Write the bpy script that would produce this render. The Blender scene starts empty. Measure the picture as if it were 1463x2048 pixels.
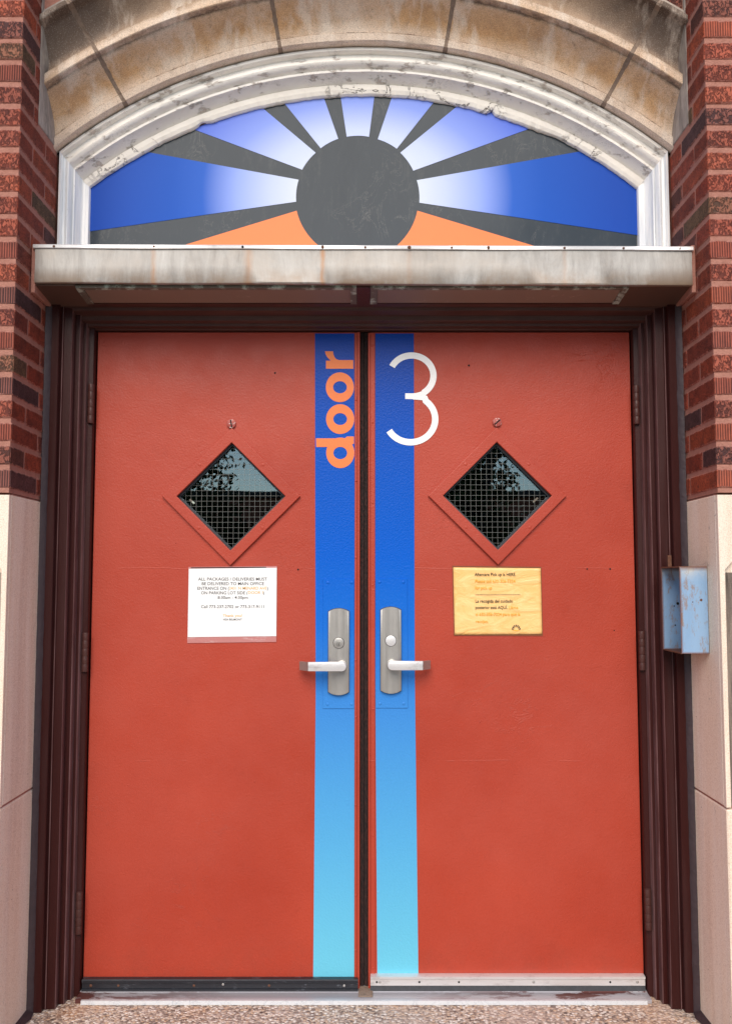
import bpy, bmesh, math, random
from math import sin, cos, pi, radians as R
from mathutils import Vector, Matrix, noise
random.seed(7)
S = bpy.context.scene
COL = S.collection

# ------------------------------------------------------------------ camera, sky, sun, exposure
YF, YI, YD = 2.62, 2.885, 3.02       # street face of the piers, back of the brick reveal, face of the doors
FPX = 1789.0; EYE = 1.34; CX = 0.008
PITCH = math.atan(136 / FPX)
cam_d = bpy.data.cameras.new('camera'); cam = bpy.data.objects.new('camera', cam_d); COL.objects.link(cam)
cam_d.sensor_fit = 'VERTICAL'; cam_d.sensor_height = 36; cam_d.lens = FPX / 2048 * 36
cam_d.clip_start = 0.05; cam_d.clip_end = 2000
cam.location = (CX, 0, EYE); cam.rotation_euler = (pi / 2 + PITCH, 0, 0)
S.camera = cam
w = bpy.data.worlds.new('World'); S.world = w; w.use_nodes = True
wn = w.node_tree; wn.nodes.clear()
sky = wn.nodes.new('ShaderNodeTexSky'); sky.sky_type = 'NISHITA'; sky.sun_disc = False
SUN_EL, SUN_AZ = 38, 6          # azimuth: degrees to the left of straight out from the wall
sky.sun_elevation = R(SUN_EL); sky.sun_rotation = R(180 + SUN_AZ)
sky.air_density = 1.0; sky.dust_density = 0.8; sky.ozone_density = 1.5
bg = wn.nodes.new('ShaderNodeBackground'); bg.inputs['Strength'].default_value = 0.12
wo = wn.nodes.new('ShaderNodeOutputWorld')
wn.links.new(sky.outputs[0], bg.inputs[0]); wn.links.new(bg.outputs[0], wo.inputs[0])
sl = bpy.data.lights.new('sun', 'SUN'); sl.energy = 2.6; sl.angle = R(42); sl.color = (1.0, 0.89, 0.76)
sun = bpy.data.objects.new('sun', sl); COL.objects.link(sun)
d = Vector((-sin(R(SUN_AZ)) * cos(R(SUN_EL)), -cos(R(SUN_AZ)) * cos(R(SUN_EL)), sin(R(SUN_EL))))
sun.rotation_euler = d.to_track_quat('Z', 'Y').to_euler()
S.view_settings.view_transform = 'Standard'; S.view_settings.look = 'None'
S.view_settings.exposure = 0.42; S.view_settings.gamma = 1; S.view_settings.use_curve_mapping = False

def P(px, py, Y):
    """metres (X, Z) of a photo point measured on the upright plane at depth Y"""
    ax = (px - 731.5) / FPX; ay = (1024 - py) / FPX
    t = Y / (cos(PITCH) - ay * sin(PITCH))
    return CX + ax * t, EYE + (sin(PITCH) + ay * cos(PITCH)) * t

# ------------------------------------------------------------------ materials
class G:
    def __init__(s, name):
        s.m = bpy.data.materials.new(name); s.m.use_nodes = True
        s.t = s.m.node_tree; s.t.nodes.clear()
        s.out = s.n('OutputMaterial'); s._pos = None
    def n(s, typ, ins=None, **at):
        nd = s.t.nodes.new('ShaderNode' + typ)
        for k, v in at.items(): setattr(nd, k, v)
        for k, v in (ins or {}).items():
            if isinstance(v, bpy.types.NodeSocket): s.t.links.new(v, nd.inputs[k])
            else: nd.inputs[k].default_value = v
        return nd
    @property
    def pos(s):
        if s._pos is None: s._pos = s.n('NewGeometry').outputs['Position']
        return s._pos
    def vec(s, sc, base=None, off=(0, 0, 0)):
        return s.n('Mapping', {'Vector': base or s.pos, 'Scale': sc, 'Location': off}).outputs[0]
    def noise(s, scale, detail=4, rough=.55, sc=None, off=(0, 0, 0), dist=0, base=None):
        v = s.vec(sc or (1, 1, 1), base, off)
        return s.n('TexNoise', {'Vector': v, 'Scale': scale, 'Detail': detail, 'Roughness': rough, 'Distortion': dist}).outputs[0]
    def voro(s, scale, feature='F1', sc=None, off=(0, 0, 0), rnd=1.0, out='Distance', base=None):
        v = s.vec(sc or (1, 1, 1), base, off)
        return s.n('TexVoronoi', {'Vector': v, 'Scale': scale, 'Randomness': rnd}, feature=feature).outputs[out]
    def ramp(s, f, *st):
        r = s.n('ValToRGB', {'Fac': f}); e = r.color_ramp.elements
        while len(e) < len(st): e.new(.5)
        for i, (p, c) in enumerate(st):
            e[i].position = p
            e[i].color = (c, c, c, 1) if not isinstance(c, tuple) else (*c, 1)
        return r.outputs[0]
    def mix(s, f, a, b, mode='MIX'):
        nd = s.t.nodes.new('ShaderNodeMix'); nd.data_type = 'RGBA'; nd.blend_type = mode
        for i, v in ((0, f), (6, a), (7, b)):
            if isinstance(v, bpy.types.NodeSocket): s.t.links.new(v, nd.inputs[i])
            elif i == 0: nd.inputs[0].default_value = v
            else: nd.inputs[i].default_value = (*v, 1) if isinstance(v, tuple) else (v, v, v, 1)
        return nd.outputs[2]
    def math(s, op, a, b=0.0, c=None, clamp=False):
        ins = {0: a, 1: b}
        if c is not None: ins[2] = c
        return s.n('Math', ins, operation=op, use_clamp=clamp).outputs[0]
    def xyz(s, base=None): return s.n('SeparateXYZ', {0: base or s.pos}).outputs
    def rng(s, v, a, b, c=0, d=1):
        return s.n('MapRange', {0: v, 1: a, 2: b, 3: c, 4: d}).outputs[0]
    def bump(s, h, st=.5, dist=.002, nrm=None):
        i = {'Height': h, 'Strength': st, 'Distance': dist}
        if nrm: i['Normal'] = nrm
        return s.n('Bump', i).outputs[0]
    def pbr(s, col, rough=.6, nrm=None, metal=0, spec=.5, **kw):
        i = {'Base Color': col if isinstance(col, bpy.types.NodeSocket) else (*col, 1), 'Roughness': rough, 'Metallic': metal, 'Specular IOR Level': spec}
        if nrm: i['Normal'] = nrm
        i.update(kw)
        b = s.n('BsdfPrincipled', i)
        s.t.links.new(b.outputs[0], s.out.inputs[0]); return s.m

M = {}
def paint(name, a, b, rough=.42, orange=1.0, scratch=True):
    g = G(name)
    big = g.noise(1.7, 3, .6)
    c = g.mix(g.ramp(big, (.35, 0.), (.68, 1.)), a, b)
    fine = g.noise(330, 3, .6)
    c = g.mix(g.math('MULTIPLY', g.ramp(g.noise(1.3, 4, .6, off=(.3, 0, 2.4)), (.42, 0.), (.66, .5)), .8), c, tuple(x * 1.0 + .022 for x in b))
    dirt = g.ramp(g.noise(7, 8, .7, off=(3, 1, 8)), (.60, 0.), (.80, .35))
    c = g.mix(dirt, c, tuple(x * .72 for x in a))
    # worn and chipped dots of paint
    spot = g.ramp(g.voro(9, off=(1.7, 0, .4)), (0., 1.), (.018, 1.), (.028, 0.))
    keep = g.ramp(g.noise(3.1, 2, .5, off=(9, 9, 9)), (.50, 0.), (.56, 1.))
    spot = g.math('MULTIPLY', spot, keep)
    h = g.math('ADD', g.math('MULTIPLY', g.noise(170, 3, .55), .8 * orange), g.math('MULTIPLY', fine, .25))
    h = g.math('ADD', h, g.math('MULTIPLY', spot, 1.6))
    nr = g.bump(h, .62, .0018)
    h2 = g.noise(9, 3, .5)                     # gentle waves of the skin of the door
    nr = g.bump(h2, .25, .006, nr)
    if scratch:
        zz = g.xyz()[2]; sm_ = None
        for z0_, k0 in ((P(100, 1137, YD)[1], 4), (P(100, 1522, YD)[1], 7), (P(100, 1180, YD)[1], 11)):
            e_ = g.math('ABSOLUTE', g.math('SUBTRACT', g.math('ADD', zz, g.math('MULTIPLY', g.math('SUBTRACT', g.noise(7, 5, .6, off=(k0, 0, 0)), .5), .014)), z0_))
            e_ = g.math('MULTIPLY', g.rng(e_, .0016, .0), g.ramp(g.noise(3, 4, .7, off=(k0, k0, 1)), (.52, 0.), (.56, 1.)))
            sm_ = e_ if sm_ is None else g.math('MAXIMUM', sm_, e_)
        nr = g.bump(sm_, .5, .0012, nr)
        grime = g.math('MULTIPLY', g.rng(zz, .22, .04), g.ramp(g.noise(12, 7, .75), (.45, 0.), (.65, .2)))
        c = g.mix(grime, c, (.12, .05, .035))
        sc = g.ramp(g.noise(4, 6, .65, sc=(1, 1, 1.6), off=(2, 5, 1), dist=1.4), (.492, 0.), (.499, 1.), (.501, 1.), (.508, 0.))
        sc = g.math('MULTIPLY', sc, g.ramp(g.noise(2.2, 2, .5, off=(4, 2, 7)), (.58, 0.), (.66, 1.)))
        nr = g.bump(sc, .45, .0012, nr)
    M[name] = g.pbr(c, g.rng(g.noise(14, 4), .3, .7, rough - .05, rough + .1), nr, spec=.32)
paint('red_paint', (.350, .040, .020), (.415, .053, .027))
paint('hinge_paint', (.052, .018, .015), (.075, .026, .022), .38, scratch=False)

def stripe():
    g = G('blue_ombre_print')
    z = g.xyz()[2]
    t = g.rng(z, 2.19, .04)
    c = g.ramp(t, (0., (.000, .045, .33)), (.36, (.000, .10, .54)), (.47, (.008, .14, .58)), (.60, (.045, .235, .62)), (.80, (.085, .37, .66)), (1., (.14, .52, .68)))
    spot = g.ramp(g.voro(11, off=(3, 0, .2)), (0., 1.), (.02, 1.), (.035, 0.))
    spot = g.math('MULTIPLY', spot, g.ramp(g.noise(5, 2, .5, off=(9, 2, 9)), (.48, 0.), (.52, 1.)))
    h = g.math('ADD', g.noise(150, 3, .55), g.math('MULTIPLY', spot, 2.0))
    c = g.mix(g.math('MULTIPLY', spot, .35), c, (.6, .75, .9))
    M['blue_ombre'] = g.pbr(c, .36, g.bump(h, .5, .0018), spec=.18)
stripe()

def frame_paint():
    g = G('maroon_frame_paint')
    c = g.mix(g.noise(3, 4, .6), (.028, .0050, .0045), (.044, .010, .009))
    st = g.noise(30, 5, .6, sc=(1, 1, .05))
    c = g.mix(g.ramp(st, (.5, 0.), (.75, .45)), c, (.055, .026, .026))
    ax = g.math('ABSOLUTE', g.xyz()[0]); ln = None  # highlights along the bead edges, painted as pale lines in the colour
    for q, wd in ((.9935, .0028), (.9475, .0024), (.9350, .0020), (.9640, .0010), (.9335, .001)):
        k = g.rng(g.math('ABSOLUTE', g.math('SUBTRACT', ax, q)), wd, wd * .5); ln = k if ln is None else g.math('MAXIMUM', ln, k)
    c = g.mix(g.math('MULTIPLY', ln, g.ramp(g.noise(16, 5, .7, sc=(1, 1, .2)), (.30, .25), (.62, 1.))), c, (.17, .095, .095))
    chip = g.ramp(g.noise(38, 6, .75, sc=(1, 1, .45)), (.70, 0.), (.73, 1.))
    chip = g.math('MULTIPLY', chip, g.ramp(g.noise(5, 3, .6, off=(5, 5, 5)), (.5, 0.), (.6, .8)))
    c = g.mix(chip, c, (.34, .26, .23))
    h = g.math('ADD', g.noise(180, 3), g.math('MULTIPLY', st, .8))
    M['frame_paint'] = g.pbr(c, g.rng(st, .3, .7, .30, .5), g.bump(h, .3, .0014), spec=.22)
    g = G('dusty_frame_paint')
    c = g.mix(g.noise(8, 5, .7), (.034, .010, .008), (.085, .035, .028))
    gr = g.noise(22, 6, .7, sc=(.08, 1, 1))
    c = g.mix(g.ramp(gr, (.5, 0.), (.7, .6)), c, (.11, .055, .044))
    chip = g.ramp(g.noise(30, 8, .8, sc=(.5, 1, 1)), (.68, 0.), (.72, 1.))
    chip = g.math('MULTIPLY', chip, g.ramp(g.noise(3, 3, .6, off=(5, 1, 5)), (.5, 0.), (.62, .9)))
    c = g.mix(chip, c, (.40, .34, .30))
    M['frame_dusty'] = g.pbr(c, .5, g.bump(gr, .4, .002), spec=.4)
    g = G('purple_caulk')
    M['caulk'] = g.pbr(g.mix(g.noise(40, 4), (.026, .015, .018), (.06, .036, .042)), .6, g.bump(g.noise(60, 4), .8, .004))
frame_paint()

def brick(name, rug):
    g = G(name)
    oc = g.n('ObjectInfo').outputs['Color']
    n1 = g.noise(38, 6, .72)
    c = g.mix(g.ramp(n1, (.36, 0.), (.66, 1.)), g.mix(.55, oc, (.25, .2, .2), 'MULTIPLY'), oc)
    c = g.mix(g.ramp(g.noise(16, 5, .6, off=(7, 1, 2)), (.45, 0.), (.75, .55)), c, (.045, .022, .024))
    pits = g.ramp(g.noise(240, 3, .65), (.38, 0.), (.52, 1.))
    gen = g.n('TexCoord').outputs['Generated']
    X, Y, Z = g.xyz(gen)[0:3]
    nrm = g.xyz(g.n('NewGeometry').outputs['Normal'])
    front = g.ramp(g.math('ABSOLUTE', nrm[1]), (.7, 0.), (.8, 1.))
    # deep texture only on the street face
    if rug == 'combed':
        f = g.n('TexWave', {'Vector': g.vec((1, 1, .02)), 'Scale': 42, 'Distortion': 1.6, 'Detail': 3, 'Detail Scale': 3}).outputs[1]
        f = g.ramp(f, (.25, 0.), (.6, 1.))
    else:
        f = g.ramp(g.noise(115, 3, .6, sc=(1, 1, .62), dist=1.1), (.44, 0.), (.53, 1.))
    c2 = g.mix(f, g.mix(.52, c, (.06, .03, .03)), g.mix(.30, c, (.58, .20, .14)))
    c = g.mix(pits, g.mix(.5, c, (.02, .01, .01)), c)
    c = g.mix(front, c, c2)
    # lime smears of mortar near the arrises
    ez = g.math('MULTIPLY', g.math('ABSOLUTE', g.math('SUBTRACT', Z, .5)), 2)
    e = g.math('ADD', ez, g.math('MULTIPLY', g.math('SUBTRACT', g.noise(60, 5, .75), .5), .8))
    sm = g.ramp(e, (.80, 0.), (1.0, .85))
    c = g.mix(sm, c, (.46, .21, .165))
    h = g.mix(front, g.math('MULTIPLY', pits, .35), f)
    M[name] = g.pbr(c, .85, g.bump(g.math('MULTIPLY', h, g.math('SUBTRACT', 1.0, sm)), 1.0, .0045), spec=.25)
brick('combed_brick', 'combed'); brick('bark_brick', 'bark')
g = G('pink_mortar')
M['mortar'] = g.pbr(g.mix(g.noise(60, 6, .7), (.27, .115, .085), (.50, .245, .19)), .9, g.bump(g.noise(160, 4, .6), .9, .004), spec=.2)

def lime():
    g = G('limestone')
    x, y, z = g.xyz()[0:3]
    c = g.mix(g.noise(2.5, 5, .6), (.74, .57, .43), (.88, .74, .60))
    streak = g.noise(16, 5, .6, sc=(1, 1, .05))
    c = g.mix(g.ramp(streak, (.42, 0.), (.68, .8)), c, (.86, .76, .66))
    c = g.mix(g.ramp(g.noise(11, 5, .6, sc=(1, 1, .07), off=(4, 4, 0)), (.5, 0.), (.7, .4)), c, (.50, .33, .24))
    gr = g.noise(290, 4, .7)
    c = g.mix(g.ramp(gr, (.38, .3), (.46, 0.)), c, (.26, .16, .12))
    c = g.mix(g.ramp(gr, (.54, 0.), (.62, .6)), c, (.92, .84, .74))
    pit = g.ramp(g.voro(38, off=(2, 1, 0)), (.06, .8), (.10, 0.)); pit = g.math('MULTIPLY', pit, g.ramp(g.noise(9, 3, .6, off=(2, 2, 9)), (.56, 0.), (.6, 1.)))
    c = g.mix(pit, c, (.16, .09, .07))
    # lime run-off beside the frame
    edge = g.ramp(g.math('ADD', y, g.math('MULTIPLY', g.noise(9, 4, .6, sc=(1, 1, .2)), .08)), (.0, 0.), (1., 0.))
    # chips of dark paint and thin cracks
    ck = g.ramp(g.noise(14, 4, .6, sc=(1, 1, .12), off=(1, 8, 2)), (.497, 0.), (.5, 1.), (.503, 0.))
    ck = g.math('MULTIPLY', ck, g.ramp(g.noise(5, 2, .5, off=(3, 8, 1)), (.62, 0.), (.66, .8)))
    c = g.mix(ck, c, (.05, .03, .03))
    # soot in the sunk panel of the street face
    soot = g.math('MULTIPLY', g.ramp(y, (0., 0.), (1., 0.)), 0.0)
    M['limestone'] = g.pbr(c, .85, g.bump(g.math('ADD', gr, g.math('MULTIPLY', streak, .6)), .5, .002), spec=.25)
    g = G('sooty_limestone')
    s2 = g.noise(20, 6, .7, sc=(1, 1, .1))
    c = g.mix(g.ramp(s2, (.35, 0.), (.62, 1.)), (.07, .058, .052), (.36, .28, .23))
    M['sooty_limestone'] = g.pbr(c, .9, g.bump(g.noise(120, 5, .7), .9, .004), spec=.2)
lime()

def arch_stone():
    g = G('stained_arch_stone')
    x, y, z = g.xyz()[0:3]
    dz = g.math('SUBTRACT', z, 1.535)
    r = g.math('SQRT', g.math('ADD', g.math('MULTIPLY', x, x), g.math('MULTIPLY', dz, dz)))
    base = g.mix(g.noise(3, 5, .6), (.74, .58, .46), (.88, .75, .62))
    # ochre wash in the hollow of the lower cove
    wob = g.math('MULTIPLY', g.math('SUBTRACT', g.noise(9, 5, .6), .5), .05)
    rr = g.math('ADD', r, wob)
    k2 = g.ramp(g.rng(rr, 1.64, 1.775), (0., 0.), (.2, .25), (.45, 1.), (.72, .85), (1., .3))
    och = g.mix(g.noise(24, 6, .7, sc=(1, 1, .35)), (.50, .235, .08), (.82, .52, .25))
    cl = g.ramp(g.noise(5, 5, .65, off=(6, 2, 1)), (.38, .05), (.56, 1.))
    c = g.mix(g.math('MULTIPLY', g.math('MULTIPLY', k2, cl), .92), base, och)
    # brown wash in the upper cove
    k1 = g.ramp(g.rng(rr, 1.775, 1.90), (0., 0.), (.12, .9), (.8, 1.), (1., .9))
    brn = g.mix(g.noise(14, 6, .7), (.26, .16, .10), (.66, .48, .33))
    c = g.mix(g.math('MULTIPLY', k1, .85), c, brn)
    rnd = g.n('ObjectInfo').outputs['Random']
    blot = g.ramp(g.noise(7, 7, .72, off=(5, 9, 2), dist=.4), (.48, 0.), (.64, .5))
    c = g.mix(blot, c, g.mix(.5, c, (.17, .10, .06)))
    c = g.mix(g.rng(rnd, 0, 1, 0, .22), c, (.42, .26, .15))
    # soot towards both ends of the arch
    ax = g.math('ADD', g.math('ABSOLUTE', x), g.math('MULTIPLY', g.math('SUBTRACT', g.noise(7, 6, .7), .5), .42))
    s = g.math('MULTIPLY', g.rng(ax, .66, .92), g.ramp(g.rng(rr, 1.775, 1.83), (0., 0.), (1., 1.)))
    c = g.mix(g.math('MULTIPLY', s, .86), c, g.mix(g.noise(20, 6, .7), (.055, .047, .045), (.20, .155, .13)))
    s3 = g.math('MULTIPLY', g.ramp(g.rng(rr, 1.90, 1.915), (0., 0.), (1., .9)), g.ramp(g.noise(10, 5), (.3, .5), (.7, 1.)))
    c = g.mix(s3, c, (.10, .075, .06))
    cre = None                                   # shade lines beside the fillets, painted into the stone colour
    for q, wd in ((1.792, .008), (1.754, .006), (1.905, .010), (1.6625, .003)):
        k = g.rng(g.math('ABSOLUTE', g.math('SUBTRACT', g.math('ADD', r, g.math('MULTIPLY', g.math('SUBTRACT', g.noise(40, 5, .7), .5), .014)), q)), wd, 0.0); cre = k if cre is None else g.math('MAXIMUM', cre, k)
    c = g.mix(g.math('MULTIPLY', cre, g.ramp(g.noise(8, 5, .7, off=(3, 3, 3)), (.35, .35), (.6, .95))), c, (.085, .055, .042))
    # dark drips along the edges and pale runs
    dr = g.ramp(g.noise(46, 6, .75, sc=(1, 1, .3)), (.56, 0.), (.74, .6))
    c = g.mix(dr, c, (.15, .09, .06))
    pale = g.ramp(g.noise(11, 5, .6, sc=(1, .4, .25), off=(8, 8, 1)), (.52, 0.), (.64, .8))
    c = g.mix(pale, c, (.84, .73, .62))
    gr = g.noise(400, 2, .7)
    c = g.mix(g.ramp(gr, (.38, .45), (.5, 0.)), c, (.18, .11, .08))
    c = g.mix(g.ramp(gr, (.57, 0.), (.68, .35)), c, (.85, .74, .62))
    M['arch_stone'] = g.pbr(c, .85, g.bump(g.math('ADD', gr, g.noise(35, 5, .6)), .5, .003), spec=.25)
    g = G('weathered_joint')
    M['arch_joint'] = g.pbr(g.mix(g.noise(50, 6, .7), (.09, .06, .045), (.42, .32, .25)), .9, g.bump(g.noise(120, 4, .6), 1, .004), spec=.2)
    g = G('grey_reveal_stone')
    n = g.noise(14, 7, .7, sc=(1, 1, .4), dist=.6)
    c = g.mix(g.ramp(n, (.35, 0.), (.65, 1.)), (.22, .185, .165), (.50, .43, .37))
    M['reveal_stone'] = g.pbr(c, .88, g.bump(g.noise(90, 5, .7), .6, .003), spec=.2)
arch_stone()

def whites():
    g = G('weathered_white_paint')
    x, y, z = g.xyz()[0:3]
    grain = g.noise(42, 6, .65, sc=(1, 1, .06))
    c = g.mix(g.ramp(grain, (.40, 0.), (.58, 1.)), (.66, .69, .73), (.90, .90, .89))
    bare = g.ramp(g.noise(60, 6, .75, sc=(1, 1, .16), off=(3, 2, 5)), (.655, 0.), (.69, 1.))
    c = g.mix(g.math('MULTIPLY', bare, .7), c, (.20, .18, .17))
    M['white_post'] = g.pbr(c, .6, g.bump(grain, .8, .0035), spec=.35)
    g = G('aged_white_arch_paint')
    c = g.mix(g.noise(6, 6, .7), (.72, .68, .62), (.90, .87, .82))
    cr = g.ramp(g.noise(24, 7, .75, sc=(.5, 1, 1), off=(1, 3, 2)), (.57, 0.), (.62, 1.))
    c = g.mix(g.math('MULTIPLY', cr, .65), c, (.44, .35, .29))
    crk = g.ramp(g.noise(7, 8, .75, sc=(1, 1, 2.2), off=(2, 1, 2), dist=.5), (.4965, 0.), (.5, .8), (.5035, 0.))
    c = g.mix(g.math('MULTIPLY', crk, g.ramp(g.noise(3, 2), (.48, 0.), (.55, 1.))), c, (.16, .12, .10))
    M['white_arch'] = g.pbr(c, .55, g.bump(g.math('ADD', g.noise(34, 6, .7), cr), .8, .003), spec=.3)
    g = G('cracked_putty')
    c = g.mix(g.noise(9, 6, .7), (.74, .68, .60), (.90, .87, .80))
    crk = g.ramp(g.noise(5.5, 7, .68, sc=(1, 1, 1.5), off=(2, 7, 2.6), dist=.6), (.492, 0.), (.4975, 1.), (.5025, 1.), (.508, 0.))
    crk = g.math('MULTIPLY', crk, g.ramp(g.noise(2.4, 2, .5, off=(6, 2, 1)), (.44, 0.), (.52, 1.)))
    c = g.mix(crk, c, (.045, .03, .025))
    c = g.mix(g.ramp(g.noise(70, 6, .8), (.68, 0.), (.73, .9)), c, (.20, .14, .11))
    h = g.math('SUBTRACT', g.noise(18, 6, .6), g.math('MULTIPLY', crk, .8))
    M['putty'] = g.pbr(c, .7, g.bump(h, .7, .006), spec=.3)
whites()

def metals():
    g = G('stained_steel_fascia')
    x, y, z = g.xyz()[0:3]
    brush = g.noise(14, 8, .75, sc=(1, 1, .22), dist=.5)
    c = g.mix(g.ramp(brush, (.32, 0.), (.66, 1.)), (.22, .205, .19), (.50, .485, .46))
    c = g.mix(g.ramp(g.noise(4, 6, .7, off=(2, 2, 2)), (.45, 0.), (.7, .7)), c, (.42, .37, .32))
    low = g.math('MULTIPLY', g.rng(z, 2.315, 2.262), g.ramp(g.noise(6, 5, .7, off=(0, 3, 1)), (.38, 0.), (.56, .9)))
    c = g.mix(low, c, (.27, .19, .13))
    # rust runs below the screws
    rust = None
    for (xs, wd, am) in RUNS:
        q = g.math('ABSOLUTE', g.math('SUBTRACT', g.math('ADD', x, g.math('MULTIPLY', g.math('SUBTRACT', g.noise(30, 3), .5), .012)), xs))
        q = g.math('MULTIPLY', g.rng(q, wd, 0.0), am)
        rust = q if rust is None else g.math('MAXIMUM', rust, q)
    rust = g.math('MULTIPLY', rust, g.ramp(g.noise(36, 6, .7, sc=(1, 1, .2)), (.30, .25), (.6, 1.)))
    c = g.mix(rust, c, (.40, .20, .09))
    ends = g.ramp(g.math('ADD', g.math('ABSOLUTE', x), g.math('MULTIPLY', g.noise(8, 4), .1)), (0., 0.), (1., 0.))
    met = g.rng(g.noise(5, 4, .6, off=(4, 4, 4)), .35, .7, .45, .2)
    M['fascia'] = g.pbr(c, g.rng(brush, .3, .7, .46, .62), g.bump(g.math('ADD', g.noise(3.2, 4, .5), g.math('MULTIPLY', g.noise(90, 3), .08)), .35, .008), met)
    g = G('brushed_satin_nickel')
    b = g.noise(60, 4, .6, sc=(1, 1, .03))
    c = g.mix(g.noise(18, 5, .7), (.40, .385, .36), (.52, .505, .48))
    M['nickel'] = g.pbr(c, g.rng(b, .3, .7, .30, .42), g.bump(b, .15, .0006), .75)
    g = G('aluminium')
    b = g.noise(40, 5, .7, sc=(.05, 1, 1))
    c = g.mix(g.ramp(g.noise(30, 6, .75, sc=(.4, 1, 1)), (.52, 0.), (.72, .7)), (.74, .73, .73), (.42, .38, .38))
    M['aluminium'] = g.pbr(c, .38, g.bump(b, .3, .001), .55)
    g = G('scuffed_bright_aluminium')
    sc = g.ramp(g.noise(22, 6, .7, sc=(.7, 1, 1), dist=1.2), (.488, 0.), (.5, 1.), (.512, 0.))
    c = g.mix(g.math('MULTIPLY', sc, .6), (.56, .57, .59), (.25, .28, .33))
    M['bright_alu'] = g.pbr(c, .42, g.bump(sc, .3, .001), .25)
    g = G('worn_threshold_paint')
    m = g.ramp(g.noise(13, 7, .75, sc=(.35, 1, 1), off=(3, 0, 0)), (.50, 0.), (.54, 1.))
    xm = g.rng(g.math('ABSOLUTE', g.math('ADD', g.xyz()[0], .12)), .25, .75)
    c = g.mix(g.math('MULTIPLY', m, xm), (.40, .39, .42), (.12, .04, .035))
    M['threshold'] = g.pbr(c, .45, g.bump(g.noise(80, 5), .3, .001), .3)
    g = G('black_anodised_sweep')
    c = g.mix(g.ramp(g.noise(45, 6, .8, sc=(.5, 1, 1)), (.58, 0.), (.70, .5)), (.012, .014, .02), (.22, .24, .28))
    M['black_sweep'] = g.pbr(c, .35, g.bump(g.noise(60, 4), .3, .001))
    g = G('black_rubber')
    M['rubber'] = g.pbr(g.mix(g.noise(70, 5), (.012, .014, .018), (.05, .055, .065)), .6)
    g = G('rusty_screw')
    M['rust'] = g.pbr(g.mix(g.noise(300, 4), (.03, .014, .01), (.20, .08, .04)), .8, g.bump(g.noise(400, 3), .8, .001))
    g = G('grey_screw')
    M['screw'] = g.pbr((.55, .54, .52), .35, None, .9)
    g = G('worn_bolt')
    c = g.mix(g.ramp(g.noise(150, 3), (.56, 0.), (.62, 1.)), (.34, .06, .045), (.60, .50, .46))
    M['bolt'] = g.pbr(c, .45, g.bump(g.noise(300, 3), .3, .001), .1)
    g = G('blue_enamel')
    x, y, z = g.xyz()[0:3]
    n = g.noise(20, 6, .7, sc=(1, 1, .25))
    c = g.mix(n, (.17, .30, .48), (.30, .46, .66))
    top = g.math('MULTIPLY', g.rng(z, 1.335, 1.385), g.ramp(g.noise(28, 5, .7), (.35, .2), (.6, 1.)))
    c = g.mix(top, c, (.58, .55, .46))
    edge = g.math('MAXIMUM', g.rng(z, 1.366, 1.381), g.rng(z, 1.126, 1.119))
    edge = g.math('MAXIMUM', edge, g.math('MULTIPLY', g.rng(x, .962, .955), g.ramp(y, (0., 1.), (1., 1.))))
    e = g.math('MULTIPLY', edge, g.ramp(g.noise(70, 6, .75), (.28, 0.), (.38, 1.)))
    wear = g.math('MULTIPLY', g.rng(z, 1.128, 1.36), 1.0)
    c = g.mix(g.ramp(g.noise(34, 7, .8, sc=(1, 1, .35), off=(7, 7, 7)), (.53, 0.), (.60, .8)), c, (.27, .18, .13))
    sp = g.ramp(g.voro(15, off=(.3, .2, .7)), (0., 1.), (.055, 1.), (.09, 0.))
    sp = g.math('MULTIPLY', sp, g.ramp(g.noise(12, 2, .5, off=(1, 1, 5)), (.52, 0.), (.56, 1.)))
    rr = g.math('MAXIMUM', e, sp)
    c = g.mix(rr, c, g.mix(g.noise(200, 4), (.06, .02, .012), (.26, .09, .04)))
    M['blue_enamel'] = g.pbr(c, .42, g.bump(g.math('ADD', n, rr), .4, .0015), spec=.5)
RUNS = [(P(308, 500, 2.73)[0], .012, .8), (P(645, 500, 2.73)[0], .010, .9), (P(497, 500, 2.73)[0], .02, .45), (P(818, 500, 2.73)[0], .012, .25), (P(1128, 500, 2.73)[0], .01, .3)]
metals()

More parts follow.
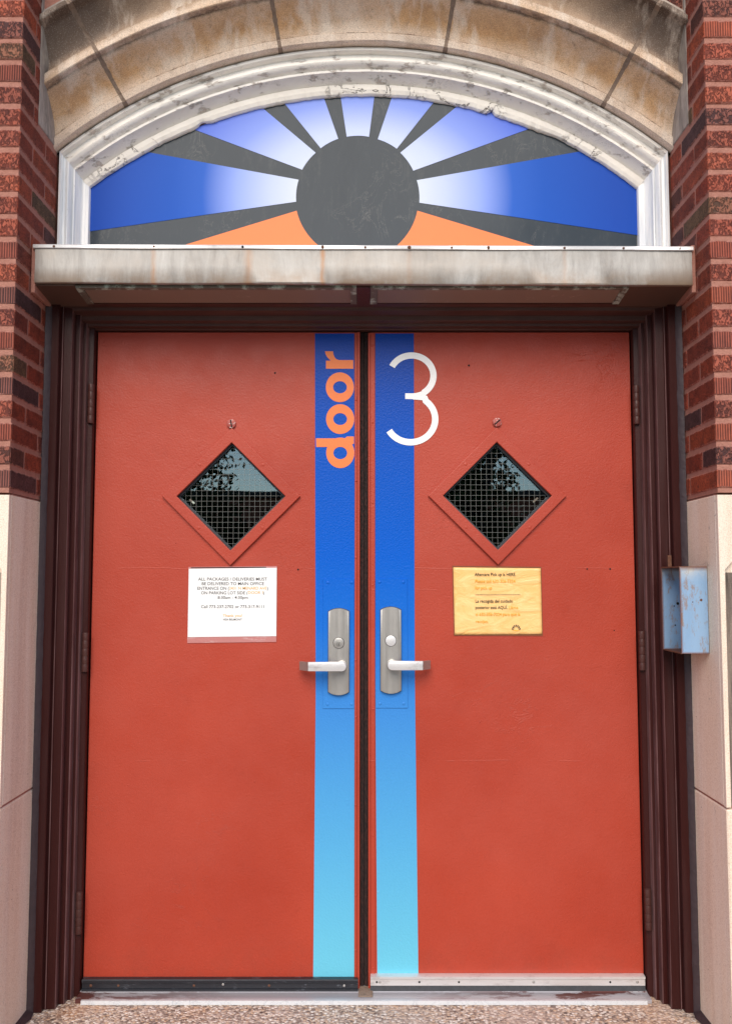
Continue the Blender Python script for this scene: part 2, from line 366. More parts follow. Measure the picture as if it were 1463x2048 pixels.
def misc():
    def flat(n, c, r=.6, **k):
        g = G(n); v = g.mix(g.noise(30, 5, .7), tuple(x * .93 for x in c), tuple(min(1, x * 1.05) for x in c)); M[n] = g.pbr(v, r, **k)
    flat('orange_vinyl', (.80, .19, .04), .5); flat('white_vinyl', (.88, .87, .86), .4)
    flat('black_ink', (.02, .02, .022), .7); flat('yellow_ink', (.80, .40, .03), .7)
    flat('orange_ink', (.90, .46, .05), .7); flat('dark_hole', (.005, .005, .005), .9)
    flat('soffit_brown', (.10, .055, .038), .6); flat('interior_dark', (.02, .02, .022), .9)
    g = G('crinkled_white_paper')
    sm = g.ramp(g.noise(26, 5, .7), (.55, 0.), (.75, .25))
    M['white_paper'] = g.pbr(g.mix(sm, (.84, .85, .85), (.66, .68, .70)), .35, g.bump(g.noise(20, 4), .25, .003), spec=.5)
    g = G('crumpled_orange_paper')
    f = g.noise(9, 5, .6, sc=(1, 1, 2.2), dist=1.3)
    c = g.mix(g.ramp(f, (.4, 0.), (.65, 1.)), (.86, .50, .17), (.93, .60, .25))
    M['orange_paper'] = g.pbr(c, .4, g.bump(f, .7, .008), spec=.45)
    g = G('clear_plastic_sleeve')
    M['sleeve'] = g.pbr(g.mix(g.ramp(g.noise(50, 5, .8, sc=(.2, 1, 1)), (.55, 0.), (.7, .5)), (.50, .21, .20), (.75, .66, .66)), .22, g.bump(g.noise(14, 3), .3, .003), spec=.6)
    g = G('brown_sleeve_edge')
    M['sleeve_edge'] = g.pbr((.22, .07, .03), .3)
    g = G('soffit_lens')
    sc = g.ramp(g.noise(13, 7, .75, dist=.8), (.62, 0.), (.68, .5))
    M['lens'] = g.pbr(g.mix(sc, (.24, .17, .13), (.50, .41, .33)), .5, spec=.4)
    g = G('greened_lens_rim')
    v = g.ramp(g.noise(20, 5, .7), (.50, 0.), (.62, 1.))
    M['lens_rim'] = g.pbr(g.mix(v, (.13, .11, .085), (.42, .50, .43)), .6, g.bump(g.noise(50, 4), .5, .002))
    # gradient films on the transom
    def film(name, stops, ex, ey):
        g = G(name); x, y, z = g.xyz()[0:3]
        dx = g.math('DIVIDE', g.math('SUBTRACT', x, SUNX), ex); dz = g.math('DIVIDE', g.math('SUBTRACT', z, SUNZ), ey)
        r = g.math('SQRT', g.math('ADD', g.math('MULTIPLY', dx, dx), g.math('MULTIPLY', dz, dz)))
        c = g.ramp(r, *stops)
        c = g.mix(g.ramp(g.noise(60, 5, .75), (.70, 0.), (.74, .2)), c, (.5, .5, .5))
        M[name] = g.pbr(c, .5, g.bump(g.noise(40, 4), .08, .001), spec=.2)
    film('side_ray_film', [(.22, (.62, .68, .78)), (.34, (.48, .56, .80)), (.47, (.27, .37, .80)), (.60, (.012, .10, .50)), (.72, (.000, .075, .44)), (1., (.0, .055, .38))], .90, .90)
    film('upper_ray_film', [(.25, (.62, .68, .78)), (.45, (.50, .58, .86)), (.66, (.22, .31, .76)), (.9, (.08, .15, .64)), (1., (.05, .12, .62))], .72, .50)
    # dusty grey transom glass
    g = G('dusty_transom_glass')
    n = g.noise(3, 6, .7, sc=(1, 1, .5), dist=.7)
    c = g.mix(n, (.026, .036, .047), (.060, .074, .088))
    sc = g.ramp(g.noise(9, 7, .7, sc=(1, 1, .6), off=(1, 2, 1), dist=1.5), (.494, 0.), (.5, .35), (.506, 0.))
    sc = g.math('MULTIPLY', sc, g.ramp(g.noise(4, 3), (.5, 0.), (.6, 1.)))
    c = g.mix(sc, c, (.28, .27, .25))
    c = g.mix(g.ramp(g.noise(24, 7, .8, sc=(1, 1, .3)), (.55, 0.), (.75, .35)), c, (.13, .135, .135))
    M['transom_glass'] = g.pbr(c, g.rng(n, .3, .7, .08, .2), spec=.10)
    # door glass: clear, mirror-like outside, dark inside
    g = G('wired_window_glass')
    tr = g.n('BsdfTransparent', {'Color': (.55, .58, .58, 1)}); gl = g.n('BsdfGlossy', {'Color': (.68, .90, 1, 1), 'Roughness': 0.01})
    nb = g.bump(g.noise(6, 2), .02, .004); g.t.links.new(nb, gl.inputs['Normal'])
    fr = g.n('Fresnel', {'IOR': 2.15}).outputs[0]
    mx = g.n('MixShader', {0: fr, 1: tr.outputs[0], 2: gl.outputs[0]}); g.t.links.new(mx.outputs[0], g.out.inputs[0]); M['glass'] = g.m
    g = G('mullion_pile')
    n = g.noise(300, 4, .7, sc=(1, 1, .25))
    c = g.mix(g.ramp(n, (.45, 0.), (.62, 1.)), (.010, .006, .006), (.07, .028, .024))
    c = g.mix(g.ramp(g.noise(240, 4, .8), (.68, 0.), (.75, .8)), c, (.3, .2, .17))
    M['pile'] = g.pbr(c, .8, g.bump(n, 1, .006))
    g = G('wire'); M['wire'] = g.pbr((.30, .31, .29), .5, None, .3)
    # granite aggregate step
    def agg(name, sc):
        g = G(name)
        ce = g.voro(sc, out='Color'); dd = g.voro(sc)
        v = g.n('SeparateColor', {0: ce}).outputs[0]
        c = g.ramp(v, (0., (.12, .09, .075)), (.18, (.30, .23, .19)), (.40, (.52, .43, .36)), (.60, (.60, .42, .28)), (.8, (.72, .64, .56)), (1., (.88, .84, .78)))
        c = g.mix(g.ramp(dd, (.5, 0.), (.8, .6)), c, (.16, .11, .09))
        c = g.mix(g.ramp(g.noise(5, 5, .7), (.42, 0.), (.65, .55)), c, (.60, .49, .43))
        c = g.mix(g.ramp(g.noise(3, 4, .6, off=(2, 8, 0)), (.55, 0.), (.7, .4)), c, (.55, .28, .14))
        M[name] = g.pbr(c, .8, g.bump(g.math('SUBTRACT', 1.0, dd), .9, .005), spec=.3)
    agg('granite_step', 120)
    g = G('pale_concrete'); M['concrete'] = g.pbr(g.mix(g.noise(12, 6, .7), (.42, .39, .35), (.56, .53, .48)), .9, g.bump(g.noise(90, 4), .4, .003))
    g = G('asphalt'); M['asphalt'] = g.pbr(g.mix(g.noise(50, 6, .7), (.035, .035, .037), (.07, .07, .07)), .9)
    g = G('grass'); M['grass'] = g.pbr(g.mix(g.noise(8, 6, .7), (.03, .06, .012), (.08, .12, .03)), .9)
    g = G('leaf'); M['leaf'] = g.pbr(g.mix(g.noise(3, 5, .7), (.014, .035, .010), (.06, .11, .025)), .7)
    g = G('bark'); M['bark'] = g.pbr(g.mix(g.noise(20, 6, .7, sc=(1, 1, .2)), (.04, .03, .022), (.14, .11, .09)), .9)
    g = G('red_house_brick')
    M['house_brick'] = g.pbr(g.mix(g.noise(3, 6, .7), (.34, .095, .055), (.50, .17, .11)), .9)
    g = G('house_roof'); M['roof'] = g.pbr((.09, .08, .075), .9)
    g = G('house_window'); M['house_window'] = g.pbr((.03, .04, .05), .08)
    g = G('silver_car_paint'); M['car_paint'] = g.pbr((.45, .46, .47), .25, None, .4)
    g = G('car_glass'); M['car_glass'] = g.pbr((.01, .012, .014), .05)
    g = G('tyre'); M['tyre'] = g.pbr((.015, .015, .015), .85)
SUNX, SUNZ = P(715, 385, 3.018)
misc()

# ------------------------------------------------------------------ mesh helpers
ORG = {}
class MB:
    def __init__(s): s.b = bmesh.new()
    def _xf(s, vs, mat):
        if mat is not None: bmesh.ops.transform(s.b, matrix=mat, verts=vs)
    def box(s, x0, x1, y0, y1, z0, z1, bev=0, seg=1, mat=None):
        r = bmesh.ops.create_cube(s.b, size=1)['verts']
        for v in r: v.co = Vector(((x0 + x1) / 2 + v.co.x * (x1 - x0), (y0 + y1) / 2 + v.co.y * (y1 - y0), (z0 + z1) / 2 + v.co.z * (z1 - z0)))
        if bev:
            es = list({e for v in r for e in v.link_edges})
            o = bmesh.ops.bevel(s.b, geom=es, offset=bev, segments=seg, affect='EDGES', profile=.6)
            r = list({v for f in o['faces'] for v in f.verts} | {v for v in r if v.is_valid})
        s._xf(r, mat); return s
    def prism(s, pts, y0, y1, bev=0):
        """polygon of (x, z) points extruded from y0 (front) to y1"""
        a = [s.b.verts.new((x, y0, z)) for x, z in pts]; b = [s.b.verts.new((x, y1, z)) for x, z in pts]
        n = len(pts); f = s.b.faces.new(a); s.b.faces.new(b[::-1])
        for i in range(n): s.b.faces.new((a[(i + 1) % n], a[i], b[i], b[(i + 1) % n]))
        if bev: bmesh.ops.bevel(s.b, geom=list(f.edges), offset=bev, segments=2, affect='EDGES', profile=.6)
        return s
    def band(s, outer, inner, y0, y1, closed=True, bev=0):
        """ring between two equally long outlines"""
        n = len(outer)
        vo = [[s.b.verts.new((x, y, z)) for x, z in outer] for y in (y0, y1)]
        vi = [[s.b.verts.new((x, y, z)) for x, z in inner] for y in (y0, y1)]
        fr = []
        for i in range(n if closed else n - 1):
            j = (i + 1) % n
            fr.append(s.b.faces.new((vo[0][i], vo[0][j], vi[0][j], vi[0][i])))
            s.b.faces.new((vo[1][j], vo[1][i], vi[1][i], vi[1][j]))
            s.b.faces.new((vo[0][j], vo[0][i], vo[1][i], vo[1][j]))
            s.b.faces.new((vi[0][i], vi[0][j], vi[1][j], vi[1][i]))
        if not closed:
            s.b.faces.new((vo[0][0], vi[0][0], vi[1][0], vo[1][0])); s.b.faces.new((vi[0][-1], vo[0][-1], vo[1][-1], vi[1][-1]))
        if bev:
            es = [e for f in fr for e in f.edges if sum(1 for q in e.link_faces if q in fr) == 1]
            bmesh.ops.bevel(s.b, geom=list(set(es)), offset=bev, segments=2, affect='EDGES', profile=.6)
        return s
    def cyl(s, c, r, h, axis='Y', n=20, r2=None, bev=0):
        o = bmesh.ops.create_cone(s.b, cap_ends=True, segments=n, radius1=r, radius2=r if r2 is None else r2, depth=h)['verts']
        rot = {'Y': Matrix.Rotation(-pi / 2, 4, 'X'), 'X': Matrix.Rotation(pi / 2, 4, 'Y'), 'Z': Matrix.Identity(4)}[axis]
        if bev:
            es = [e for e in {e for v in o for e in v.link_edges} if any(len(f.verts) > 4 for f in e.link_faces)]
            q = bmesh.ops.bevel(s.b, geom=es, offset=bev, segments=2, affect='EDGES', profile=.6)
            o = list({v for f in q['faces'] for v in f.verts} | {v for v in o if v.is_valid})
        bmesh.ops.transform(s.b, matrix=Matrix.Translation(c) @ rot, verts=o); return s
    def dome(s, c, r, h, n=10):
        prof = [(r, 0), (r * .85, -h * .6), (r * .45, -h * .95)]
        rings = [[s.b.verts.new((c[0] + q * cos(a * 2 * pi / n), c[1] + y, c[2] + q * sin(a * 2 * pi / n))) for a in range(n)] for q, y in prof]
        tip = s.b.verts.new((c[0], c[1] - h, c[2]))
        for k in range(2):
            for a in range(n): s.b.faces.new((rings[k][a], rings[k][(a + 1) % n], rings[k + 1][(a + 1) % n], rings[k + 1][a]))
        for a in range(n): s.b.faces.new((rings[2][a], rings[2][(a + 1) % n], tip))
        s.b.faces.new(rings[0][::-1]); return s
    def sweep_arc(s, prof, zc, a0, a1, n, jit=None, ends=None):
        """closed profile of (r, y) swept about (0, zc); angles from straight up"""
        rows = []
        for i in range(n + 1):
            t = i / n; row = []
            for k, (r, y) in enumerate(prof):
                e0, e1 = (a0, a1) if ends is None else ends(r, a0, a1)
                a = e0 + (e1 - e0) * t
                q = jit(k, a) if jit else (0, 0)
                row.append(s.b.verts.new(((r + q[0]) * sin(a), y + q[1], zc + (r + q[0]) * cos(a))))
            rows.append(row)
        m = len(prof)
        for i in range(n):
            for k in range(m):
                j = (k + 1) % m
                s.b.faces.new((rows[i][k], rows[i][j], rows[i + 1][j], rows[i + 1][k]))
        s.b.faces.new(rows[0][::-1]); s.b.faces.new(rows[-1]); return s
    def sweep_z(s, prof, z0, z1, n=1, top=None):
        """closed profile of (x, y) drawn up from z0 to z1 (or to top(x))"""
        rows = [[s.b.verts.new((x, y, z0 + ((top(x) if top else z1) - z0) * i / n)) for x, y in prof] for i in range(n + 1)]
        m = len(prof)
        for i in range(n):
            for k in range(m): s.b.faces.new((rows[i][k], rows[i][(k + 1) % m], rows[i + 1][(k + 1) % m], rows[i + 1][k]))
        s.b.faces.new(rows[0][::-1]); s.b.faces.new(rows[-1]); return s
    def sweep_x(s, prof, x0, x1):
        """closed profile of (z, y) drawn along x"""
        rows = [[s.b.verts.new((x, y, z)) for z, y in prof] for x in (x0, x1)]
        m = len(prof)
        for k in range(m): s.b.faces.new((rows[0][k], rows[0][(k + 1) % m], rows[1][(k + 1) % m], rows[1][k]))
        s.b.faces.new(rows[0][::-1]); s.b.faces.new(rows[1]); return s
    def build(s, name, mat, parent=None, smooth=False, **tags):
        bmesh.ops.recalc_face_normals(s.b, faces=s.b.faces[:])
        me = bpy.data.meshes.new(name)
        org = ORG.get(parent.name, Vector((0, 0, 0))) if parent else None
        if org is None:      # a thing of its own: origin at the base of its bounds
            vs = [v.co for v in s.b.verts]
            org = Vector(((min(v.x for v in vs) + max(v.x for v in vs)) / 2, (min(v.y for v in vs) + max(v.y for v in vs)) / 2, min(v.z for v in vs)))
            loc = org
        else: loc = Vector((0, 0, 0))
        bmesh.ops.translate(s.b, vec=-org, verts=s.b.verts[:])
        s.b.to_mesh(me); s.b.free()
        o = bpy.data.objects.new(name, me); COL.objects.link(o); me.materials.append(M[mat])
        o.location = loc; ORG[o.name] = org
        if parent: o.parent = parent
        if smooth:
            for p in me.polygons: p.use_smooth = True
            if smooth != 'all':
                try: me.set_sharp_from_angle(angle=R(35))
                except Exception: pass
        for k, v in tags.items(): o[k] = v
        return o

def thing(name, loc, label, cat, group=None):
    o = bpy.data.objects.new(name, None); COL.objects.link(o); o.location = loc; o.empty_display_size = .1
    ORG[o.name] = Vector(loc); o['label'] = label; o['category'] = cat
    if group: o['group'] = group
    return o
def struct(o): o['kind'] = 'structure'; return o

def text_part(name, lines, mat, parent, y, thick=.0004):
    """lines: (string, x, z, height of capitals, x-stretch, bold, align)"""
    mb = bmesh.new()
    for (tx, x, z, h, xs, bold, al) in lines:
        cu = bpy.data.curves.new('t', 'FONT'); cu.body = tx; cu.align_x = al; cu.size = h / .70; cu.offset = bold; cu.extrude = 0; cu.resolution_u = 3
        ob = bpy.data.objects.new('t', cu); COL.objects.link(ob)
        dg = bpy.context.evaluated_depsgraph_get(); dg.update()
        me = bpy.data.meshes.new_from_object(ob.evaluated_get(dg))
        n0 = len(mb.verts); mb.from_mesh(me); mb.verts.ensure_lookup_table()
        org = ORG[parent.name]
        for v in mb.verts[n0:]:
            c = v.co.copy(); v.co = Vector((x + c.x * xs, y, z + c.y)) - org
        bpy.data.objects.remove(ob); bpy.data.curves.remove(cu); bpy.data.meshes.remove(me)
    r = bmesh.ops.extrude_face_region(mb, geom=mb.faces[:])
    bmesh.ops.translate(mb, vec=(0, thick, 0), verts=[e for e in r['geom'] if isinstance(e, bmesh.types.BMVert)])
    bmesh.ops.recalc_face_normals(mb, faces=mb.faces[:])
    me = bpy.data.meshes.new(name); mb.to_mesh(me); mb.free()
    o = bpy.data.objects.new(name, me); COL.objects.link(o); me.materials.append(M[mat]); o.parent = parent
    return o

# ------------------------------------------------------------------ ground and step
XR = 1.040                           # half width of the opening
struct(MB().box(-400, 400, -400, 400, -.6, -.17).build('ground', 'grass'))
struct(MB().box(-60, 60, -2.6, 2.9, -.5, -.12).build('pavement', 'concrete'))
struct(MB().box(-60, 60, -10.5, -4.2, -.3, -.16).build('road', 'asphalt'))
o = MB().box(-1.9, 1.9, 1.5, 3.3, -.3, 0, .012, 2).build('doorstep', 'granite_step')
o['label'] = 'speckled granite doorstep running under the metal threshold and both doors'; o['category'] = 'step'

# ------------------------------------------------------------------ limestone bases of the two piers
Z0 = 1.597; PITCHZ = .0692
JZ = P(75, 1575, 2.885)[1]
for s, side in ((-1, 'left'), (1, 'right')):
    t = thing('stone_pier', (s * 1.5, YF, 0), 'pale limestone pier base with %s' % ('a plain face left of the red doors' if s < 0 else 'the blue metal box hung on it'), 'stone pier', 'limestone bases beside the doors')
    jx = [1.040, 1.95, 2.9, 3.9, 5.0, 6.0]
    for (z0, z1) in ((0.002, JZ - .003), (JZ + .003, Z0 - .006)):
        for k in range(len(jx) - 1):
            a, b = jx[k] + (.003 if k else 0), jx[k + 1] - .003
            if k == 0 and z0 > .1:
                xa, xb = sorted((s * a, s * b))
                MB().box(xa, xb, YF + .018, 3.3, z0, z1, .003).build('stone', 'limestone', t)
                pts = [(s * a, z0), (s * (a + .014), z0), (s * (a + .014), 1.372), (s * (a + .205), z1 - .02), (s * b, z1 - .02), (s * b, z1 - .001), (s * a, z1 - .001)]
                MB().prism(pts, YF, YF + .017, .002).build('stone', 'limestone', t, label='raised corner strip of the limestone with a slanting stop')
                pts = [(s * (a + .0155), z0 + .002), (s * (b - .002), z0 + .002), (s * (b - .002), 1.362), (s * (a + .0155), 1.362)]
                MB().prism(pts, YF + .010, YF + .0172, .002).build('panel', 'sooty_limestone', t, label='soot-darkened sunk panel')
            else:
                xa, xb = sorted((s * a, s * b))
                MB().box(xa, xb, YF + .018 if (k == 0 and 0) else YF, 3.3, z0, z1, .004).build('stone', 'limestone', t)
    xa, xb = sorted((s * 1.046, s * 5.99))
    MB().box(*sorted((s * 1.96, s * 5.99)), YF + .006, 3.29, 0.004, Z0 - .002).build('mortar', 'mortar', t)
    MB().box(*sorted((s * 1.044, s * 1.955)), YF + .022, 3.29, 0.004, Z0 - .002).build('mortar', 'mortar', t)
    # dark sealant along the foot
    xa, xb = sorted((s * 1.024, s * 1.0405))
    m = MB(); prof = [(s * 1.0405, 0.003), (s * 1.018, 0.003), (s * 1.026, .010), (s * 1.0405, .016)]
    vs = []
    for i in range(15):
        y = YF - .02 + (YI - YF + .02) * i / 14; q = .004 * sin(i * 1.7)
        vs.append([m.b.verts.new((x - s * (q if k in (1, 2) else 0), y, z)) for k, (x, z) in enumerate(prof)])
    for i in range(14):
        for k in range(4): m.b.faces.new((vs[i][k], vs[i][(k + 1) % 4], vs[i + 1][(k + 1) % 4], vs[i + 1][k]))
    m.b.faces.new(vs[0]); m.b.faces.new(vs[-1][::-1])
    m.build('sealant', 'caulk', t, smooth=True)

# ------------------------------------------------------------------ brick walls
REDS = [(.38, .075, .038), (.31, .062, .034), (.44, .092, .042), (.25, .056, .036), (.34, .068, .038), (.36, .064, .032)]
DARK = [(.13, .055, .052), (.17, .060, .045), (.11, .052, .052), (.19, .11, .06)]
def brick_col(front=False):
    c = random.choice(DARK) if random.random() < .24 else random.choice(REDS)
    q = random.uniform(.85, 1.18); return (c[0] * q, c[1] * q, c[2] * q, 1)
BM = {}
def brick_mesh(L, D, var, mat):
    key = (round(L, 4), round(D, 4), var, mat)
    if key not in BM:
        m = MB(); m.box(-L / 2, L / 2, -D / 2, D / 2, -.0277, .0277, .003)
        rr = random.Random(hash(key) & 0xffff)
        for v in m.b.verts: v.co += Vector([rr.uniform(-.0007, .0007) for _ in range(3)])
        bmesh.ops.recalc_face_normals(m.b, faces=m.b.faces[:])
        me = bpy.data.meshes.new('brick'); m.b.to_mesh(me); m.b.free(); me.materials.append(M[mat]); BM[key] = me
    return BM[key]
def put_brick(x0, x1, y0, y1, z, parent, mat):
    if x0 > x1: x0, x1 = x1, x0
    me = brick_mesh(x1 - x0, y1 - y0, random.randrange(3), mat)
    o = bpy.data.objects.new('brick', me); COL.objects.link(o); o.parent = parent
    o.location = Vector(((x0 + x1) / 2, (y0 + y1) / 2 + random.uniform(-.0012, .0012), z + random.uniform(-.0008, .0008))) - ORG[parent.name]
    o.rotation_euler = (random.uniform(-.004, .004), 0, random.uniform(-.008, .008)); o.color = brick_col(); return o
ROWS = 31; J = .0105
for s in (-1, 1):
    t = thing('brick_wall', (s * 1.5, YF, Z0), 'textured red brick wall rising %s' % ('left of the doors above the plain limestone base' if s < 0 else 'right of the doors above the base that carries the blue box'), 'brick wall', 'brick walls beside the arch')
    core = [(s * 1.0428, YF + .0030), (s * 6.0, YF + .0030), (s * 6.0, 3.3), (s * 1.0428, 3.3)]
    MB().sweep_z(core, Z0, Z0 + ROWS * PITCHZ).build('mortar', 'mortar', t)
    for k in range(ROWS):
        z = Z0 + .006 + PITCHZ * (k + .5)
        header = (k % 2 == 0)
        above = z > 2.39
        ymax = 2.945 if above else YI
        if z > 2.80: ymax = 2.765
        mat = 'combed_brick' if header and (z < 2.45 or random.random() < .25) else 'bark_brick'
        fw = .105 if header else .213; fd = .213 if header else .105
        if YF + fd > ymax + .001: fd = ymax - YF
        put_brick(s * XR, s * (XR + fw), YF, YF + fd, z, t, mat)
        y = YF + fd + J
        while y < ymax - .008:                                # along the reveal
            y1 = min(y + .213, ymax)
            put_brick(s * XR, s * (XR + .10), y, y1, z, t, 'bark_brick'); y = y1 + J
        x = XR + fw + J
        for i in range(3):
            put_brick(s * x, s * (x + .213), YF, YF + .1, z, t, mat if mat == 'bark_brick' else random.choice(['combed_brick', 'bark_brick'])); x += .213 + J
    m = MB()
    for k in range(ROWS):
        z = Z0 + .006 + PITCHZ * (k + .5); x = XR + (.105 if k % 2 == 0 else .213) + J + 3 * (.213 + J)
        while x < 5.9:
            x1 = min(x + .213, 6.0); a, b = sorted((s * x, s * x1)); m.box(a, b, YF, YF + .1, z - .0285, z + .0285); x = x1 + J
    o = m.build('brick', 'bark_brick', t, kind='stuff'); o.color = (.21, .052, .036, 1)
    # stone cheek of the reveal above the springing
    zi = Z0 + .006 + PITCHZ * 18 - .008
    a, b = sorted((s * 1.0395, s * 1.10))
    while zi < 2.785: zi += PITCHZ
    MB().box(a, b, 2.768, 3.05, 2.80, 3.72, .003, 2).build('cheek_stone', 'reveal_stone', t, label='grey weathered stone cheek that the arch dies into')

# ------------------------------------------------------------------ arch of stone
ZC = 1.535
def cove(r0, y0, r1, y1, n=8, depth=.02):
    out = []
    for i in range(n + 1):
        t = i / n; out.append((r0 + (r1 - r0) * t, y0 + (y1 - y0) * t + depth * sin(pi * t)))
    return out
prof = [(1.925, 2.99), (1.925, 2.748), (1.922, 2.745), (1.909, 2.745), (1.906, 2.748), (1.905, 2.776)]
prof += cove(1.9, 2.786, 1.796, 2.832, 10, .024)
prof += [(1.791, 2.838), (1.7885, 2.806), (1.786, 2.803), (1.760, 2.803), (1.7575, 2.806), (1.7555, 2.826)]
prof += cove(1.751, 2.829, 1.664, 2.915, 10, .020)
prof += [(1.6605, 2.919), (1.6585, 2.907), (1.6565, 2.905), (1.636, 2.911), (1.633, 2.916), (1.632, 2.99)]
t = thing('stone_arch', (0, 2.85, 3.2), 'stained sandstone arch moulding with ochre and sooty blocks over the sunburst window', 'arch')
joints = [-47, -29.7, -10, 9.8, 29.9, 47]
rr = random.Random(3)
for i in range(5):
    g_ = .22 if i not in () else 0
    a0, a1 = joints[i] + g_, joints[i + 1] - g_
    dy = rr.uniform(-.0015, .0015)
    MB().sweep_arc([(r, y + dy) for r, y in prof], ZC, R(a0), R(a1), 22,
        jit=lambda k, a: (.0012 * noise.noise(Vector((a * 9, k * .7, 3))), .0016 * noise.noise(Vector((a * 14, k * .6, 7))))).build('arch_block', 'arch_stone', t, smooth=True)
pj = [(r - (.004 if r > 1.8 else -.0), y + .0045) for r, y in prof]
for ja in joints[1:-1]:
    def jj(k, a): return (.0034 * noise.noise(Vector((k * .9, ja, 2))), .0034 * noise.noise(Vector((k * 1.1, a * 400, 5 + ja))))
    MB().sweep_arc([(r - .001, y + .0015) for r, y in prof], ZC, R(ja - .27), R(ja + .27), 4, jit=jj).build('mortar', 'arch_joint', t)

# wall above the arch
t = thing('brick_wall', (0, 2.775, 3.5), 'bit of brick wall in the top corners above the dark outer edge of the stone arch', 'brick wall')
m = MB(); N = 40
outer = []; inner = []
for i in range(N + 1):
    a = R(-47 + 94 * i / N); inner.append((1.93 * sin(a), ZC + 1.93 * cos(a))); outer.append((1.93 * sin(a) * 1.0, 3.745))
m.band(outer, inner, 2.786, 3.0, closed=False).build('mortar', 'mortar', t)
for k in range(4, ROWS):
    z = Z0 + .006 + PITCHZ * (k + .5); x = -1.05 + (.11 if k % 2 else 0)
    while x < 1.05:
        a, b = x, x + .213
        h_ = z - .028 - ZC; xm_ = math.sqrt(max(0, 1.938 ** 2 - h_ * h_)) if h_ > 0 else 9   # cut to the curve of the arch
        a, b = max(a, -1.036), min(b, 1.036)
        if xm_ > 0:
            if (a + b) / 2 > 0: a = max(a, xm_)
            else: b = min(b, -xm_)
        if b - a > .025: put_brick(a, b, 2.779, 2.86, z, t, 'bark_brick')
        x += .213 + J
for s in (-1, 1):       # pale mortar fillet between the arch and the bricks
    m = MB(); m.sweep_arc([(1.927, 2.81), (1.927, 2.772), (1.952, 2.776), (1.958, 2.81)], ZC, R(s * 26), R(s * 33), 8)
    m.build('mortar', 'reveal_stone', t)

# ------------------------------------------------------------------ sunburst window over the doors
t = thing('arched_window', (0, 3.0, 2.3), 'segmental arched window with peeling white frame and blue and orange sunburst film', 'window')
wp = [(1.628, 3.06), (1.630, 2.945), (1.627, 2.938), (1.617, 2.937), (1.613, 2.942), (1.611, 2.954), (1.602, 2.956), (1.594, 2.950), (1.586, 2.946), (1.580, 2.948), (1.573, 2.957), (1.568, 2.969), (1.565, 2.971), (1.5635, 2.964), (1.556, 2.965), (1.5535, 2.976), (1.532, 2.999), (1.530, 3.003), (1.530, 3.06)]
xin, xout = .948, 1.034
def xpost(r): return xin + (r - 1.497) / (1.630 - 1.497) * (xout - xin)
def ends(r, a0, a1):
    q = math.asin(min(.999, xpost(max(r, 1.497)) / r)); return -q, q
MB().sweep_arc(wp, ZC, 0, 0, 120, ends=ends, jit=lambda k, a: (.0010 * noise.noise(Vector((a * 30, k * 2., 1))), .0006 * noise.noise(Vector((a * 40, k * 2., 5))))).build('arch_frame', 'white_arch', t, smooth=True)
# putty with a crumbling lower edge
pp = [(1.5295, 3.055), (1.5295, 2.999), (1.528, 2.996), (1.512, 3.000), (1.500, 3.006), (1.496, 3.012), (1.496, 3.055)]
def pj2(k, a):
    n1 = noise.noise(Vector((a * 26, 2.2, 3))); n2 = noise.noise(Vector((a * 90, 1.2, 3))); big = noise.noise(Vector((a * 5 + 3, 8, 1)))
    e = .0026 * n1 + .0022 * n2 + .002 * big
    if k in (3, 4, 5, 6): 
        drop = 0
        for (ac, wd, am) in ((R(-22.0), .020, .010), (R(17.2), .010, .014), (R(27), .05, .006)):
            drop = max(drop, am * max(0, 1 - abs(a - ac) / wd))
        wgt = {3: .3, 4: .7, 5: 1, 6: 1}[k]
        return ((e + drop + (.018 * max(0, (abs(a) - .40)) if 1 else 0)) * wgt, .003 * n2 * wgt)
    return (.001 * n2, .002 * n1)
MB().sweep_arc(pp, ZC, 0, 0, 260, ends=ends, jit=pj2).build('putty', 'putty', t)
for s in (-1, 1):
    pr = [(s * xpost(r), y) for r, y in wp[:-1]] + [(s * xpost(1.530), 3.002), (s * xpost(1.512), 3.001), (s * xpost(1.500), 3.004), (s * xpost(1.497), 3.012), (s * xpost(1.497), 3.06), (s * xpost(1.6), 3.06)]
    def top(x):
        x = abs(x); r = 1.497 + (x - xin) / (xout - xin) * (1.630 - 1.497)
        return ZC + math.sqrt(max(0, r * r - x * x)) + .0015
    MB().sweep_z(pr, 2.28, 0, 1, top).build('side_post', 'white_post', t, smooth=True)
m = MB(); m.sweep_arc([(1.634, 3.0), (1.634, 2.95), (1.6285, 2.944), (1.6285, 3.0)], ZC, R(-40), R(40), 60).build('seam', 'dark_hole', t, label='thin dark gap between stone and white frame')
gz = []
for i in range(41):
    a = R(-38.6 + 77.2 * i / 40); gz.append((1.515 * sin(a), ZC + 1.515 * cos(a)))
MB().prism([(gz[0][0], 2.28)] + gz + [(gz[-1][0], 2.28)], 3.021, 3.027).build('glass_pane', 'transom_glass', t)
def clip_r(p, q):
    """carry the straight edge from p outwards through q to just behind the putty"""
    p = Vector(p); q = Vector(q); dd = (q - p).normalized(); c = Vector((0, ZC)); f = p - c
    b = f.dot(dd); cc = f.dot(f) - 1.512 ** 2; return p + dd * (-b + math.sqrt(b * b - cc))
def PP(p): return Vector(P(p[0], p[1], 3.018))
CR = .191 + .021
RAYS = [((604, 339), (379, 255), (631, 305), (516, 208)), ((641, 296), (562, 198), (676, 277), (645, 188)), ((693, 273), (680, 187), (737.5, 273), (749, 186)),
        ((755, 278), (785, 189), (793, 297), (873, 196)), ((800, 305), (921, 206), (826, 341), (1063, 255))]
SC = Vector((SUNX, SUNZ))
